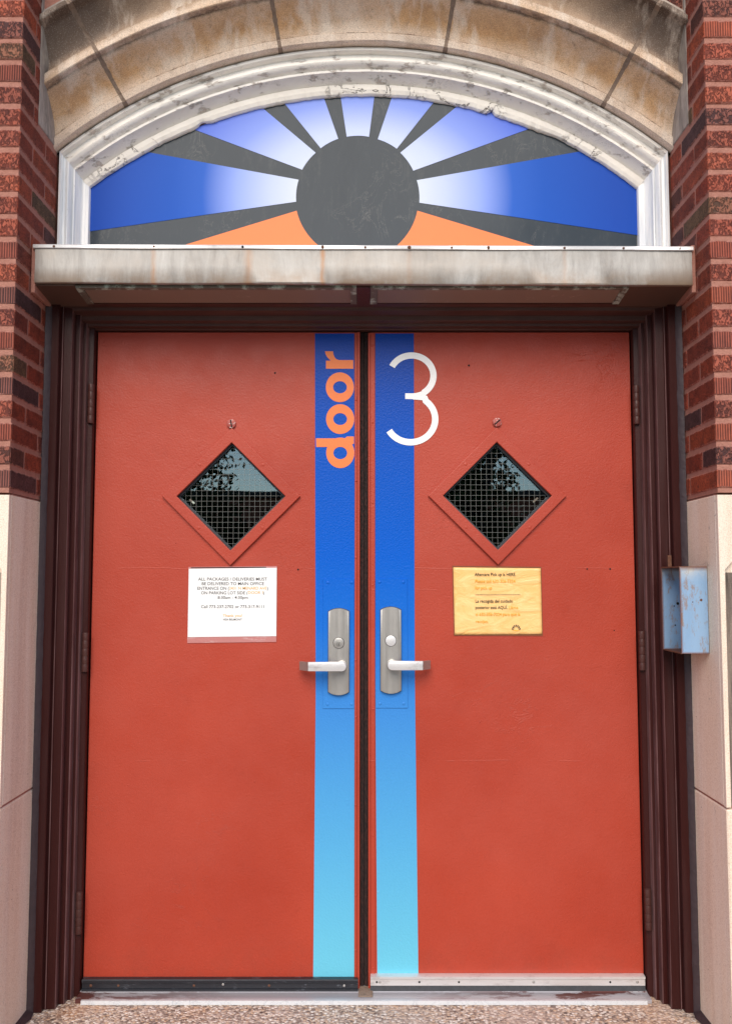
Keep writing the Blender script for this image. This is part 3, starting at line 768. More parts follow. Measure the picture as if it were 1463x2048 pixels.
def arc_pts(a, b, c, n):
    a0 = math.atan2(a.y - c.y, a.x - c.x); a1 = math.atan2(b.y - c.y, b.x - c.x)
    if a1 - a0 > pi: a1 -= 2 * pi
    if a0 - a1 > pi: a1 += 2 * pi
    ra, rb = (a - c).length, (b - c).length
    return [c + Vector((cos(a0 + (a1 - a0) * i / n), sin(a0 + (a1 - a0) * i / n))) * (ra + (rb - ra) * i / n) for i in range(n + 1)]
for (a, b, c, d_) in RAYS:
    A, B, C_, D_ = PP(a), PP(b), PP(c), PP(d_)
    B2, D2 = clip_r(A, B), clip_r(C_, D_)
    MB().prism([tuple(v) for v in arc_pts(A, C_, SC, 6) + arc_pts(D2, B2, Vector((0, ZC)), 12)], 3.0195, 3.0208).build('sun_ray', 'upper_ray_film', t, label='pale blue film ray fading to white')
for s, q in ((-1, [(597, 359), (291, 303), (592, 403), (181, 462)]), (1, [(833, 360), (1173, 300), (838, 405), (1268, 469)])):
    A, B, C_, D_ = map(PP, q)
    B2 = clip_r(A, B); xe = s * .957
    D2 = C_ + (D_ - C_) * ((xe - C_.x) / (D_.x - C_.x))
    zt = ZC + math.sqrt(1.512 ** 2 - xe * xe)
    MB().prism([tuple(v) for v in arc_pts(A, C_, SC, 6)] + [tuple(D2), (xe, zt)] + [tuple(v) for v in arc_pts(Vector((xe, zt)), B2, Vector((0, ZC)), 12)[1:]], 3.0195, 3.0208).build('sun_ray', 'side_ray_film', t, label='wide deep blue film ray at the %s edge' % ('left' if s < 0 else 'right'))
for s, q in ((-1, [(593, 421), (638, 492), (377, 487)]), (1, [(834, 421), (793, 491), (1066, 491)])):
    A, B, C_ = map(PP, q)
    low = 2.33; C2 = A + (C_ - A) * ((low - A.y) / (C_.y - A.y))
    ar = arc_pts(A, B, SC, 8); e = (ar[-1] - ar[-2]).normalized()
    MB().prism([tuple(v) for v in ar] + [tuple(ar[-1] + e * ((low - ar[-1].y) / e.y)), tuple(C2)], 3.0195, 3.0208).build('horizon_film', 'orange_vinyl', t)
for s in (-1, 1):
    a, b = sorted((s * .905, s * .950)); MB().box(a, b, 3.0185, 3.020, 2.3, 2.458 if s < 0 else 2.43).build('gasket', 'rubber', t)
MB().sweep_arc([(1.519, 3.020), (1.519, 3.013), (1.502, 3.016), (1.502, 3.020)], ZC, R(-24), R(-5.5), 30).build('bead', 'frame_dusty', t, label='brown inner bead showing where the putty fell off')

# ------------------------------------------------------------------ canopy
t = thing('canopy', (0, 2.8, 2.26), 'stained steel canopy box with rust streaks across the top of the doorway', 'canopy')
ZT, ZB = 2.384, 2.262
m = MB()
def fy(x): return 2.728 + .0022 * noise.noise(Vector((x * 3, 0, 0)))
NN = 40; vs = []
for i in range(NN + 1):
    x = -1.026 + 2.052 * i / NN; tl = -.0035 * (x / 1.03)
    zb = ZB + tl * 1.3 + .0015 * noise.noise(Vector((x * 4, 3, 0)))
    vs.append([m.b.verts.new(c) for c in ((x, fy(x), ZT - .014 + tl), (x, fy(x) + .003 + .003 * noise.noise(Vector((x * 2.4, 5, 1))), (ZT + ZB) / 2), (x, fy(x) + .0005, zb + .004), (x, fy(x) + .003, zb), (x, fy(x) + .018, zb), (x, 2.76, ZT - .014 + tl))])
for i in range(NN):
    for k in range(6): m.b.faces.new((vs[i][k], vs[i][(k + 1) % 6], vs[i + 1][(k + 1) % 6], vs[i + 1][k]))
m.b.faces.new(vs[0]); m.b.faces.new(vs[-1][::-1])
m.build('fascia', 'fascia', t, smooth=True)
m = MB(); vs = []
for i in range(NN + 1):
    x = -1.031 + 2.060 * i / NN; tl = -.0035 * (x / 1.03); wv = .0008 * sin(x * 11)
    vs.append([m.b.verts.new(c) for c in ((x, 2.724, ZT - .001 + tl), (x, 2.722, ZT - .004 + tl), (x, 2.7225 + wv, ZT - .0125 + tl + wv), (x, 2.7245 + wv, ZT - .0145 + tl + wv), (x, 2.7265, ZT - .013 + tl), (x, 3.018, ZT - .006 + tl), (x, 3.018, ZT + .008 + tl))])
for i in range(NN):
    for k in range(7): m.b.faces.new((vs[i][k], vs[i][(k + 1) % 7], vs[i + 1][(k + 1) % 7], vs[i + 1][k]))
m.b.faces.new(vs[0]); m.b.faces.new(vs[-1][::-1])
m.build('top_flashing', 'aluminium', t, smooth=True)
for px, mt in ((108, 'rust'), (308, 'rust'), (485, 'dark_hole'), (645, 'rust'), (730, 'rust'), (818, 'rust'), (903, 'rust'), (976, 'rust'), (1128, 'rust'), (1246, 'rust'), (1358, 'screw')):
    x = P(px, 495, 2.722)[0]
    MB().dome((x, 2.7225, ZT - .008 - .0035 * x), .0058 if px in (818, 645, 976) else .004, .003).build('screw', mt, t, smooth=True)
# badge-like scrape under the centre screw
# soffit: a sloped board with two recessed lenses
y0, y1, zs0, zs1 = 2.747, 2.885, 2.2605, 2.244
def zs(y): return zs0 + (zs1 - zs0) * (y - y0) / (y1 - y0)
def slab(name, mat, xa, xb, ya, yb, dz, th, **k):
    m = MB(); v = []
    for x in (xa, xb):
        for y in (ya, yb):
            for q in (0, th): v.append(m.b.verts.new((x, y, zs(y) + dz + q)))
    for f in ((0, 1, 3, 2), (4, 6, 7, 5), (0, 4, 5, 1), (2, 3, 7, 6), (0, 2, 6, 4), (1, 5, 7, 3)): m.b.faces.new([v[i] for i in f])
    return m.build(name, mat, t, **k)
slab('soffit', 'frame_dusty', -1.034, 1.034, 2.7455, 2.905, .012, .006)
for xa, xb in ((-1.034, -.905), (.835, 1.034)): slab('soffit_board', 'soffit_brown', xa, xb, 2.7455, 2.90, 0, .0115)
for xa, xb in ((-.905, -.022), (.022, .835)):
    for (a, b, c, d_) in ((xa, xb, 2.752, 2.768), (xa, xa + .022, 2.768, 2.874), (xb - .02, xb, 2.768, 2.874)): slab('lens_rim', 'lens_rim', a, b, c, d_, -.0035, .010)
    slab('lens', 'lens', xa + .022, xb - .02, 2.768, 2.872, .0005, .006)
slab('divider', 'hinge_paint', -.021, .021, 2.752, 2.888, -.004, .012)
slab('back_strip', 'frame_dusty', -.905, .835, 2.8745, 2.90, -.001, .009)
for s in (-1, 1):
    a, b = sorted((s * 1.0265, s * 1.0395))
    m = MB(); m.box(a, b, 2.735, 2.90, 2.235, 2.388, .002); 
    m.build('mortar_fill', 'mortar', t)

# ------------------------------------------------------------------ steel door frame
t = thing('door_frame', (0, 2.95, 0), 'maroon painted stepped steel frame around the double doors', 'door frame')
jp = [(1.0385, 2.895), (1.0385, 2.884), (1.000, 2.884), (.9985, 2.886), (.998, 2.905), (.996, 2.9075), (.9935, 2.9045), (.991, 2.9045), (.989, 2.908), (.965, 2.909), (.9635, 2.911), (.963, 2.940), (.9615, 2.942), (.948, 2.942), (.9465, 2.944), (.946, 2.968), (.9445, 2.970), (.936, 2.970), (.934, 2.973), (.9335, 2.990), (.932, 2.992), (.917, 2.993), (.9145, 2.996), (.9145, 3.09), (1.0385, 3.09)]
for s in (-1, 1):
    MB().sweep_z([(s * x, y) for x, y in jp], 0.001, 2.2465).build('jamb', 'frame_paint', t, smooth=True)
    m = MB(); vs = []; N_ = 90
    for i in range(N_ + 1):
        z = .004 + 2.235 * i / N_; q = .0016 * noise.noise(Vector((s * 3, 0, z * 24))); 
        vs.append([m.b.verts.new(c) for c in ((s * 1.0398, 2.8845, z), (s * (1.0395 + q), 2.870, z), (s * (1.030 + q), 2.8735, z), (s * (1.0225 + q * 1.5), 2.8837, z), (s * 1.024, 2.886, z))])
    for i in range(N_):
        for k in range(5): m.b.faces.new((vs[i][k], vs[i][(k + 1) % 5], vs[i + 1][(k + 1) % 5], vs[i + 1][k]))
    m.b.faces.new(vs[0]); m.b.faces.new(vs[-1][::-1]); m.build('caulk_bead', 'caulk', t, smooth=True)
hz = 2.191
hp = [(2.262, 2.905), (2.2425, 2.9055), (2.2415, 2.908), (2.232, 2.911), (2.2305, 2.914), (2.226, 2.945), (2.2245, 2.948), (2.210, 2.950), (2.2085, 2.953), (2.207, 2.970), (2.205, 2.973), (2.198, 2.974), (2.1965, 2.977), (2.195, 2.997), (2.192, 3.0), (2.192, 3.09), (2.262, 3.09)]
MB().sweep_x(hp, -.9965, .9965).build('head', 'frame_dusty', t, smooth=True)
# centre post with pile strip
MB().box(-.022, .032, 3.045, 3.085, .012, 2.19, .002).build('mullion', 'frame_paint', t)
m = MB(); vs = []; N_ = 240
for i in range(N_ + 1):
    z = .02 + 2.17 * i / N_; q = lambda k: .0012 * noise.noise(Vector((k, 1, z * 120)))
    vs.append([m.b.verts.new(c) for c in ((-.012, 3.044, z), (-.0115, 3.030 + q(1), z), (-.006 + q(2), 3.026 + q(3), z), (.001, 3.031 + q(4), z), (.002, 3.036, z), (.004, 3.031 + q(5), z), (.010 + q(6), 3.026 + q(7), z), (.0165, 3.031, z), (.017, 3.044, z))])
for i in range(N_):
    for k in range(9): m.b.faces.new((vs[i][k], vs[i][(k + 1) % 9], vs[i + 1][(k + 1) % 9], vs[i + 1][k]))
m.b.faces.new(vs[0]); m.b.faces.new(vs[-1][::-1]); m.build('pile_strip', 'pile', t)

# threshold
t = thing('threshold', (0, 2.97, 0), 'scuffed aluminium threshold strip under the double doors', 'threshold')
MB().sweep_x([(.001, 2.936), (.012, 2.939), (.0135, 2.945), (.001, 2.945)], -.893, .897).build('nosing', 'bright_alu', t)
MB().sweep_x([(.001, 2.9455), (.0125, 2.9455), (.0145, 2.955), (.0145, 2.992), (.017, 2.995), (.017, 3.06), (.001, 3.06)], -.913, .913).build('plate', 'threshold', t)
m = MB()
m.box(-.016, .030, 2.958, 3.030, .0146, .0185, .001).build('centre_plate', 'arch_joint', t)

# ------------------------------------------------------------------ the two doors
def add_hinge(t, x, z0, z1):
    h = MB().cyl((x, 2.988, (z0 + z1) / 2), .0093, z1 - z0, 'Z', 16, bev=.0012).build('hinge', 'hinge_paint', t, smooth=True)
    n = 5; L = (z1 - z0) / n
    for i in range(n):
        MB().cyl((x, 2.988, z0 + L * (i + .5)), .0103, L - .002, 'Z', 16, bev=.0008).build('knuckle', 'hinge_paint', h, smooth=True)
def diamond(c, h): return [(c[0], c[1] + h), (c[0] + h, c[1]), (c[0], c[1] - h), (c[0] - h, c[1])]
def make_door(s):
    left = s < 0
    t = thing('door', (s * .46, YD, 0), ('left red steel door with a white notice and orange lettering on its blue stripe' if left else 'right red steel door with a big white 3 and an orange notice'), 'door', 'pair of red doors')
    xa, xb = (-.911, -.0125) if left else (.0185, .911)
    zt, zb = 2.1885, .018
    C = P(463, 993, YD) if left else P(993, 992, YD)
    ho, hi = .233, .1835
    m = MB(); b = m.b
    vf = {}
    for y in (YD, YD + .045):
        R4 = [b.verts.new((x, y, z)) for x, z in ((xa, zt), (xb, zt), (xb, zb), (xa, zb))]
        D4 = [b.verts.new((x, y, z)) for x, z in diamond(C, hi + .004)]
        A, B, Cc, D = R4; T, Rr, Bo, L = D4
        for f in ((A, B, T), (B, Rr, T), (B, Cc, Rr), (Cc, Bo, Rr), (Cc, D, Bo), (D, L, Bo), (D, A, L), (A, T, L)): b.faces.new(f)
        vf[y] = (R4, D4)
    for k in (0, 1):
        q0, q1 = vf[YD][k], vf[YD + .045][k]
        for i in range(4): b.faces.new((q0[i], q0[(i + 1) % 4], q1[(i + 1) % 4], q1[i]))
    m.build('leaf', 'red_paint', t)
    # stripe
    if left: q = [(629.5, 667), (708, 667), (710, 1350), (709, 1957), (626, 1957), (631, 1400)]; zb2 = P(700, 1957, YD)[1]
    else: q = [(750, 667), (827, 667), (829, 1350), (836, 1950), (754, 1950), (750, 1350)]; zb2 = P(700, 1950, YD)[1]
    pts = [P(x, y, YD) for x, y in q]
    MB().prism([(x, min(z, 2.187)) for x, z in pts], YD - .0009, YD + .001).build('stripe', 'blue_ombre', t)
    # reinforcing plate, painted over
    pa, pb = (P(646, 1158, YD), P(707.5, 1417, YD)) if left else (P(750.5, 1157, YD), P(815, 1416, YD))
    MB().box(pa[0], pb[0], YD - .0036, YD - .0005, pb[1], pa[1], .0008).build('cover_plate', 'blue_ombre', t)
    for ux in ((pa[0] + .016, pb[0] - .008) if left else (pa[0] + .014, pb[0] - .014)):
        for uz in (pa[1] - .012, pb[1] + .015): MB().dome((ux, YD - .0034, uz), .0056, .0024).build('screw', 'blue_ombre', t, smooth=True)
    # astragal
    if left:
        a0, a1 = P(708.8, 1160, YD)[0], P(719, 1160, YD)[0]
        MB().box(a0, a0 + .0085, YD - .0045, YD + .01, .02, 2.1875, .001).build('edge_strip', 'red_paint', t)
        MB().box(a0 + .0092, a1, YD - .008, YD + .012, .016, 2.1885, .0012).build('edge_strip', 'red_paint', t)
        ys = [(800, ), (962, ), (1115, ), (1320, ), (1434, ), (1610, ), (1790, ), (1900, )]
        sx = a0 + .0042
    else:
        a0, a1 = P(736, 1160, YD)[0], P(749.4, 1160, YD)[0]
        MB().box(a0 + .0075, a1, YD - .0045, YD + .01, P(740, 1978, YD)[1] + .02, 2.1875, .001).build('edge_strip', 'red_paint', t)
        MB().box(a0, a0 + .0068, YD - .0075, YD + .012, .016, 2.1855, .0012).build('edge_strip', 'red_paint', t)
        ys = [(692, ), (845, ), (1006, ), (1170, ), (1418, ), (1670, ), (1850, ), (1935, )]
        sx = (a0 + .0075 + a1) / 2
    for (py,) in ys: MB().dome((sx, YD - .0045, P(735, py, YD)[1]), .0040, .002).build('screw', 'red_paint', t, smooth=True)
    # diamond window
    fr = MB().band(diamond(C, ho), diamond(C, hi), YD - .0125, YD + .002, bev=.0022).build('window_frame', 'red_paint', t)
    MB().band(diamond(C, hi + .003), diamond(C, hi - .009), YD + .0075, YD + .02).build('glazing_bead', 'rubber', fr)
    for dx, dz in ((1, 1), (1, -1), (-1, 1), (-1, -1)):
        MB().dome((C[0] + dx * .107, YD - .0123, C[1] + dz * .107), .0062, .0012).build('screw', 'red_paint', fr, smooth=True)
    gl = MB().prism(diamond(C, hi + .003), YD + .0205, YD + .0255).build('glass_pane', 'glass', t)
    m = MB(); h = hi; pitch = .0181; k0 = int(h / pitch)
    for k in range(-k0, k0 + 1):
        u = k * pitch + .004; L = h - abs(u)
        if L < .004: continue
        m.box(C[0] + u - .00024, C[0] + u + .00024, YD + .0198, YD + .0204, C[1] - L, C[1] + L)
        m.box(C[0] - L, C[0] + L, YD + .0190, YD + .0196, C[1] + u - .00024, C[1] + u + .00024)
    m.build('wire_mesh', 'wire', gl)
    # etched maker's mark near the corner of the pane
    ex, ez = (P(382, 1002, YD) if left else P(1072, 999, YD))
    m = MB(); dirx = .014
    m.box(-.011, .011, 0, .0003, -.003, .003, mat=Matrix.Translation((ex, YD + .0186, ez)) @ Matrix.Rotation(R(42 if left else -42), 4, 'Y'))
    m.build('etched_mark', 'lens_rim', gl)
    # slotted bolt above the window
    bx, bz = P(463, 848, YD) if left else P(993, 845, YD)
    bo = MB().cyl((bx, YD - .004, bz), .0155, .008, 'Y', 24, bev=.002).build('bolt', 'bolt', t, smooth=True)
    MB().box(-.0022, .0022, YD - .0086, YD - .0078, -.013, .013, mat=Matrix.Translation((bx, 0, bz)) @ Matrix.Rotation(R(-10 if left else 50), 4, 'Y')).build('slot', 'dark_hole', bo)
    # lock plate and lever
    (x0, z1), (x1, z0) = (P(656.5, 1217, YD - .012), P(697.5, 1390, YD - .012)) if left else (P(760.5, 1214, YD - .012), P(802, 1387, YD - .012))
    xm = (x0 + x1) / 2; hw = (x1 - x0) / 2; sag = .010
    pl = []
    for i in range(9): u = -1 + 2 * i / 8; pl.append((xm + hw * u, z1 - sag * u * u))
    for i in range(9): u = 1 - 2 * i / 8; pl.append((xm + hw * u, z0 + sag * u * u))
    MB().prism([(xm + (x - xm) * 1.045, (z0 + z1) / 2 + (z - (z0 + z1) / 2) * 1.012) for x, z in pl], YD - .0048, YD).build('gasket', 'rubber', t)
    m = MB().prism(pl, YD - .016, YD - .0045, .0022); lp = m.build('lock_plate', 'nickel', t, smooth=True)
    cx, cz = (P(677, 1286, YD - .017) if left else P(781, 1281.5, YD - .017))
    MB().cyl((cx, YD - .0163, cz), .0190, .001, 'Y', 32).build('lock_seam', 'dark_hole', lp)
    cy = MB().cyl((cx, YD - .0175, cz), .0176, .004, 'Y', 32, bev=.0008).build('lock_cylinder', 'nickel' if left else 'aluminium', t, smooth=True)
    if left:
        ring = [(cx + .0068 * cos(a * pi / 8), cz - .004 + .0068 * sin(a * pi / 8)) for a in range(16)]; rin = [(cx + (x - cx) * .88, cz - .004 + (z - cz + .004) * .88) for x, z in ring]
        MB().band(ring, rin, YD - .0198, YD - .0194).build('key_ring', 'dark_hole', cy)
        ring = [(cx + .0095 * cos(pi * .1 + a * pi * .8 / 8), cz + .0095 * sin(pi * .1 + a * pi * .8 / 8)) for a in range(9)]; rin = [(cx + (x - cx) * .9, cz + (z - cz) * .9) for x, z in ring]
        MB().band(ring, rin, YD - .0198, YD - .0194, closed=False).build('key_ring', 'screw', cy)
        MB().box(cx - .0011, cx + .0011, YD - .0201, YD - .0196, cz - .0085, cz - .0005).build('keyhole', 'dark_hole', cy)
    lx, lz = P(683, 1333, YD - .06) if left else P(784, 1331, YD - .06)
    xe = P(616, 1333, YD - .06)[0] if left else P(845, 1331, YD - .06)[0]
    xr = P(601, 1333, YD - .03)[0] if left else P(858, 1331, YD - .03)[0]
    MB().cyl((lx, YD - .021, lz), .0165, .012, 'Y', 28, bev=.002).build('rosette', 'nickel', t, smooth=True)
    # lever: neck, round hub, straight bar and the return that bends back towards the door
    m = MB(); hh = .0150
    yA, yB = YD - .068, YD - .055
    sg = -1 if left else 1
    pth = []
    for i in range(9):
        a = pi / 2 + pi * i / 8
        pth.append((lx - sg * (-cos(a)) * -hh if False else lx + sg * hh * cos(a), lz + hh * sin(a)))
    tp = [(x, z) for x, z in pth] + [(xe, lz - hh * .97), (xe, lz + hh * .97)]
    m.prism(tp, yA, yB, .0016)
    m.cyl((lx, (yB + YD - .02) / 2, lz), .0115, (YD - .022) - yB, 'Y', 20)
    lev = m.build('lever', 'aluminium', t, smooth=True)
    m = MB()
    q = [(xe + sg * .0002, yA + .001), (xr + sg * 0.004, YD - .032), (xr - sg * .004, YD - .026), (xe + sg * .0002, yB - .001)]
    v0 = [m.b.verts.new((x, y, lz - hh * .94)) for x, y in q]; v1 = [m.b.verts.new((x, y, lz + hh * .94)) for x, y in q]
    m.b.faces.new(v0[::-1]); m.b.faces.new(v1)
    for i in range(4): m.b.faces.new((v0[i], v0[(i + 1) % 4], v1[(i + 1) % 4], v1[i]))
    m.build('lever_return', 'nickel', lev)
    # hinges
    for px, p0, p1 in (((191, 770, 848), (180, 1265, 1343), (169, 1781, 1865)) if left else ((1262, 773, 850), (1275, 1262, 1340), (1290, 1775, 1857))):
        add_hinge(t, s * .9205, P(px, p1, 3.0)[1], P(px, p0, 3.0)[1])
    # door sweep along the bottom
    if left:
        zt_ = P(450, 1958.5, 3.0)[1]
        sw = MB().sweep_x([(zt_, 3.019), (zt_, 2.999), (zt_ - .003, 2.996), (zt_ - .010, 2.996), (zt_ - .012, 3.000), (zt_ - .028, 3.000), (zt_ - .030, 2.995), (zt_ - .034, 2.994), (zt_ - .047, 2.994), (zt_ - .048, 3.019)], -.909, -.0175).build('sweep', 'black_sweep', t, smooth=True)
        for px in (182, 237, 388, 446, 538, 688):
            x = P(px, 1968, 3.0)[0]; MB().dome((x, 3.0003, zt_ - .020 + (.004 if px == 446 else 0)), .0045 if px != 182 else .005, .002).build('screw', 'screw' if px in (446, 688) else 'rust', sw, smooth=True)
    else:
        zt_ = P(1000, 1951.5, 3.0)[1]
        sw = MB().sweep_x([(zt_, 3.019), (zt_, 2.998), (zt_ - .002, 2.994), (zt_ - .008, 2.994), (zt_ - .010, 2.998), (zt_ - .030, 2.998), (zt_ - .031, 3.019)], .0225, .909).build('sweep', 'aluminium', t, smooth=True)
        MB().sweep_x([(zt_ - .0312, 3.018), (zt_ - .0312, 2.999), (zt_ - .046, 2.995), (zt_ - .047, 3.0), (zt_ - .047, 3.018)], .0225, .909).build('rubber_strip', 'rubber', sw)
        for px, mt in ((753, 'dark_hole'), (759, 'screw'), (838, 'dark_hole'), (917, 'dark_hole'), (1066, 'screw'), (1219, 'dark_hole'), (1273, 'screw')):
            x = P(px, 1965, 3.0)[0]; MB().dome((x, 2.9982, zt_ - .019), .0050 if mt == 'screw' else .0036, .0018).build('screw', mt, sw, smooth=True)
    # little screw holes left in the skin
    for px, py, r in (((550, 746, .0034), (596, 1139, .0032), (540, 762, .0012)) if left else ((937, 731, .0036), (1173, 1138, .0028), (1219, 1138, .0032), (797, 1255, .003), (1227, 1261, .002))):
        x, z = P(px, py, YD); MB().cyl((x, YD - .0004 - (.0035 if px == 797 else 0), z), r, .0006, 'Y', 10).build('screw_hole', 'dark_hole', t)
    return t
DL = make_door(-1); DR = make_door(1)

# lettering on the doors
def ring_pts(c, r, a0, a1, n): return [(c[0] + r * cos(R(a0 + (a1 - a0) * i / n)), c[1] + r * sin(R(a0 + (a1 - a0) * i / n))) for i in range(n + 1)]
# photo scale: crop pixels / 4.877 + (600, 640)
def q_(x, y): return P(600 + x / 4.877, 640 + y / 4.877, YD)
yl0, yl1 = YD - .0018, YD - .0008
m = MB()
def ell(cx, cy, rx, ry, n=40): return [q_(cx + rx * cos(2 * pi * i / n), cy + ry * sin(2 * pi * i / n)) for i in range(n)]
m.band(ell(387, 657, 137, 145), ell(388, 657, 67, 59), yl0, yl1)
m.band(ell(390, 967, 137, 145), ell(390, 967, 67, 58), yl0, yl1)
m.band(ell(391, 1296, 137, 149), ell(391, 1298, 67, 60), yl0, yl1)
m.prism([q_(155, 1155), (q_(430, 1155)), q_(447, 1146), q_(455, 1137), q_(524, 1137), q_(524, 1205), q_(490, 1224), q_(455, 1239), q_(157, 1239)], yl0 - .0002, yl1 - .0002)
m.prism([q_(252, 398), q_(300, 398), q_(285, 386), q_(262, 360), q_(247, 330), q_(243, 306), q_(320, 306), q_(324, 335), q_(335, 362), q_(352, 382), q_(378, 392), q_(518, 392), q_(518, 476), q_(252, 476)], yl0, yl1)
m.build('lettering', 'orange_vinyl', DL, label='orange word door running up the blue stripe')
m = MB()
def stroke(pts, wd, zoff=0):
    o_, i_ = [], []
    n = len(pts)
    for i, p in enumerate(pts):
        a = Vector(pts[max(0, i - 1)]); b = Vector(pts[min(n - 1, i + 1)]); dd = (b - a).normalized(); nn = Vector((-dd.y, dd.x)) * wd / 2
        o_.append(q_(p[0] + nn.x, p[1] + nn.y)); i_.append(q_(p[0] - nn.x, p[1] - nn.y))
    m.band(o_, i_, yl0 - zoff, yl1 - zoff, closed=False)
def earc(cx, cy, rx, ry, a0, a1, n): return [(cx + rx * cos(R(a0 + (a1 - a0) * i / n)), cy + ry * sin(R(a0 + (a1 - a0) * i / n))) for i in range(n + 1)]
up = earc(1085, 545, 213, 198, -153, 58, 44) + [(1165, 729)]
lo = [(1165, 742)] + [(1190, 752), (1215, 765)] + earc(1075, 968, 240, 225, -52, 150, 44)
stroke(up[:-1], 61); stroke([(1100, 968 - 223), (1140, 748)] + lo[1:], 62, .0001)
m.prism([q_(1023, 716), q_(1110, 716), q_(1150, 708), q_(1190, 694), q_(1215, 720), q_(1170, 745), q_(1215, 766), q_(1150, 778), q_(1100, 773), q_(1023, 771)], yl0 - .0002, yl1 - .0002)
m.build('lettering', 'white_vinyl', DR, label='large thin white numeral 3 crossing the stripe edge')

# ------------------------------------------------------------------ notices
def sheet(pts, y, amp, nx, nz, mat, name, parent, th=.0006):
    (ax, az), (bx, bz), (cx, cz), (dx, dz) = pts       # tl tr br bl
    m = MB(); g_ = []
    for j in range(nz + 1):
        v = j / nz; row = []
        for i in range(nx + 1):
            u = i / nx
            x = (ax * (1 - u) + bx * u) * (1 - v) + (dx * (1 - u) + cx * u) * v; z = (az * (1 - u) + bz * u) * (1 - v) + (dz * (1 - u) + cz * u) * v
            k = min(1, 6 * min(u, 1 - u, v, 1 - v))
            yy = y + amp * k * noise.noise(Vector((x * 12 + z * 9, z * 26, 2)))
            row.append(m.b.verts.new((x, yy, z)))
        g_.append(row)
    back = [[m.b.verts.new((v.co.x, v.co.y + th, v.co.z)) for v in r_] for r_ in g_]
    for j in range(nz):
        for i in range(nx):
            m.b.faces.new((g_[j][i], g_[j][i + 1], g_[j + 1][i + 1], g_[j + 1][i])); m.b.faces.new((back[j][i], back[j + 1][i], back[j + 1][i + 1], back[j][i + 1]))
    for j in range(nz):
        m.b.faces.new((g_[j][0], g_[j + 1][0], back[j + 1][0], back[j][0])); m.b.faces.new((g_[j][-1], back[j][-1], back[j + 1][-1], g_[j + 1][-1]))
    for i in range(nx):
        m.b.faces.new((g_[0][i], back[0][i], back[0][i + 1], g_[0][i + 1])); m.b.faces.new((g_[-1][i], g_[-1][i + 1], back[-1][i + 1], back[-1][i]))
    return m.build(name, mat, parent, smooth='all' if amp else False)
yN = YD - .0035
c = P(464, 1285, YD)
t = thing('notice', (c[0], YD - .003, c[1]), 'white printed notice in a clear sleeve below the left diamond window', 'notice', 'paper notices on the doors')
q = lambda x, y: P(360 + x / 6.967, 1120 + y / 6.967, yN)
MB().prism([q(118, 96), q(1350, 84), q(1340, 1142), q(100, 1158)], yN + .0012, YD - .0004).build('sleeve', 'sleeve', t)
sheet([q(124, 122), q(1346, 108), q(1340, 1060), q(108, 1074)], yN, 0, 1, 1, 'white_paper', 'sheet', t)
MB().prism([q(150, 103), q(1200, 96), q(1200, 108), q(150, 115)], yN + .0004, yN + .001).build('slit', 'dark_hole', t)
def ln(tx, xc, yb, hpx, wpx, ch='CENTER', bold=0.00012, qq=None, chars=None):
    return (tx, xc, yb, hpx, wpx, bold, ch)
def fit_text(tx, wid, h):
    cu = bpy.data.curves.new('t', 'FONT'); cu.body = tx; cu.size = h / .70; ob = bpy.data.objects.new('t', cu); COL.objects.link(ob)
    bpy.context.view_layer.update(); wd = ob.dimensions.x; bpy.data.objects.remove(ob); bpy.data.curves.remove(cu)
    return wid / max(wd, 1e-6)
def rows(spec, q, y, bold):
    out = []
    for tx, xa, xb, yt, yb in spec:
        a = q(xa, yb); b = q(xb, yb); tp = q(xa, yt); h = tp[1] - a[1]
        out.append((tx, a[0], a[1], h, fit_text(tx, b[0] - a[0], h), bold, 'LEFT'))
    return out
blk = [('ALL PACKAGES / DELIVERIES MUST', 254, 1212, 244, 286), ('BE DELIVERED TO MAIN OFFICE', 300, 1164, 308, 350), ('ENTRANCE ON (', 240, 680, 372, 416), (')', 1210, 1226, 372, 416),
       ('ON PARKING LOT SIDE (', 292, 940, 436, 478), (')', 1156, 1172, 436, 478), ('8:30am - 4:30pm', 524, 942, 502, 542), ('Call 773-237-2702 or 773-317-9111', 292, 1166, 628, 670), ('HSA BELMONT', 600, 860, 815, 842)]
yel = [('2431 N MENARD AVE', 684, 1204, 372, 411), ('DOOR 1', 946, 1150, 434, 472), ('Thank you!', 596, 864, 756, 792)]
for r_ in rows(blk, q, yN, .00007): text_part('text_line', [r_], 'black_ink', t, yN - .0005)
for r_ in rows(yel, q, yN, .00007): text_part('text_line', [r_], 'yellow_ink', t, yN - .0005)
c = P(995, 1271, YD)
t = thing('notice', (c[0], YD - .003, c[1]), 'crumpled orange notice with a small fan emblem below the right diamond window', 'notice', 'paper notices on the doors')
q = lambda x, y: P(900 + x / 7.315, 1120 + y / 7.315, yN)
MB().prism([q(28, 84), q(1330, 98), q(1352, 1112), q(50, 1108)], yN + .0018, YD - .0004).build('sleeve', 'sleeve_edge', t)
sheet([q(42, 108), q(1318, 122), q(1340, 1084), q(64, 1092)], yN - .0003, .0014, 30, 24, 'orange_paper', 'sheet', t)
blk = [('Aftercare Pick up is HERE.', 354, 955, 186, 234), ('La recogida del cuidado', 362, 906, 575, 622), ('posterior está AQUÍ.', 362, 830, 670, 716), ('-----------------------------------------', 360, 1018, 480, 520)]
org = [('Please call 630-306-7324', 358, 942, 284, 332), ('for pick up', 358, 606, 382, 428), ('Llame', 850, 984, 670, 716), ('al 630-306-7324 para que la', 366, 1018, 768, 814), ('recojan.', 366, 548, 872, 918)]
for r_ in rows(blk, q, yN, .0001): text_part('text_line', [r_], 'black_ink', t, yN - .0022)
for r_ in rows(org, q, yN, .0001): text_part('text_line', [r_], 'orange_ink', t, yN - .0022)
m = MB()
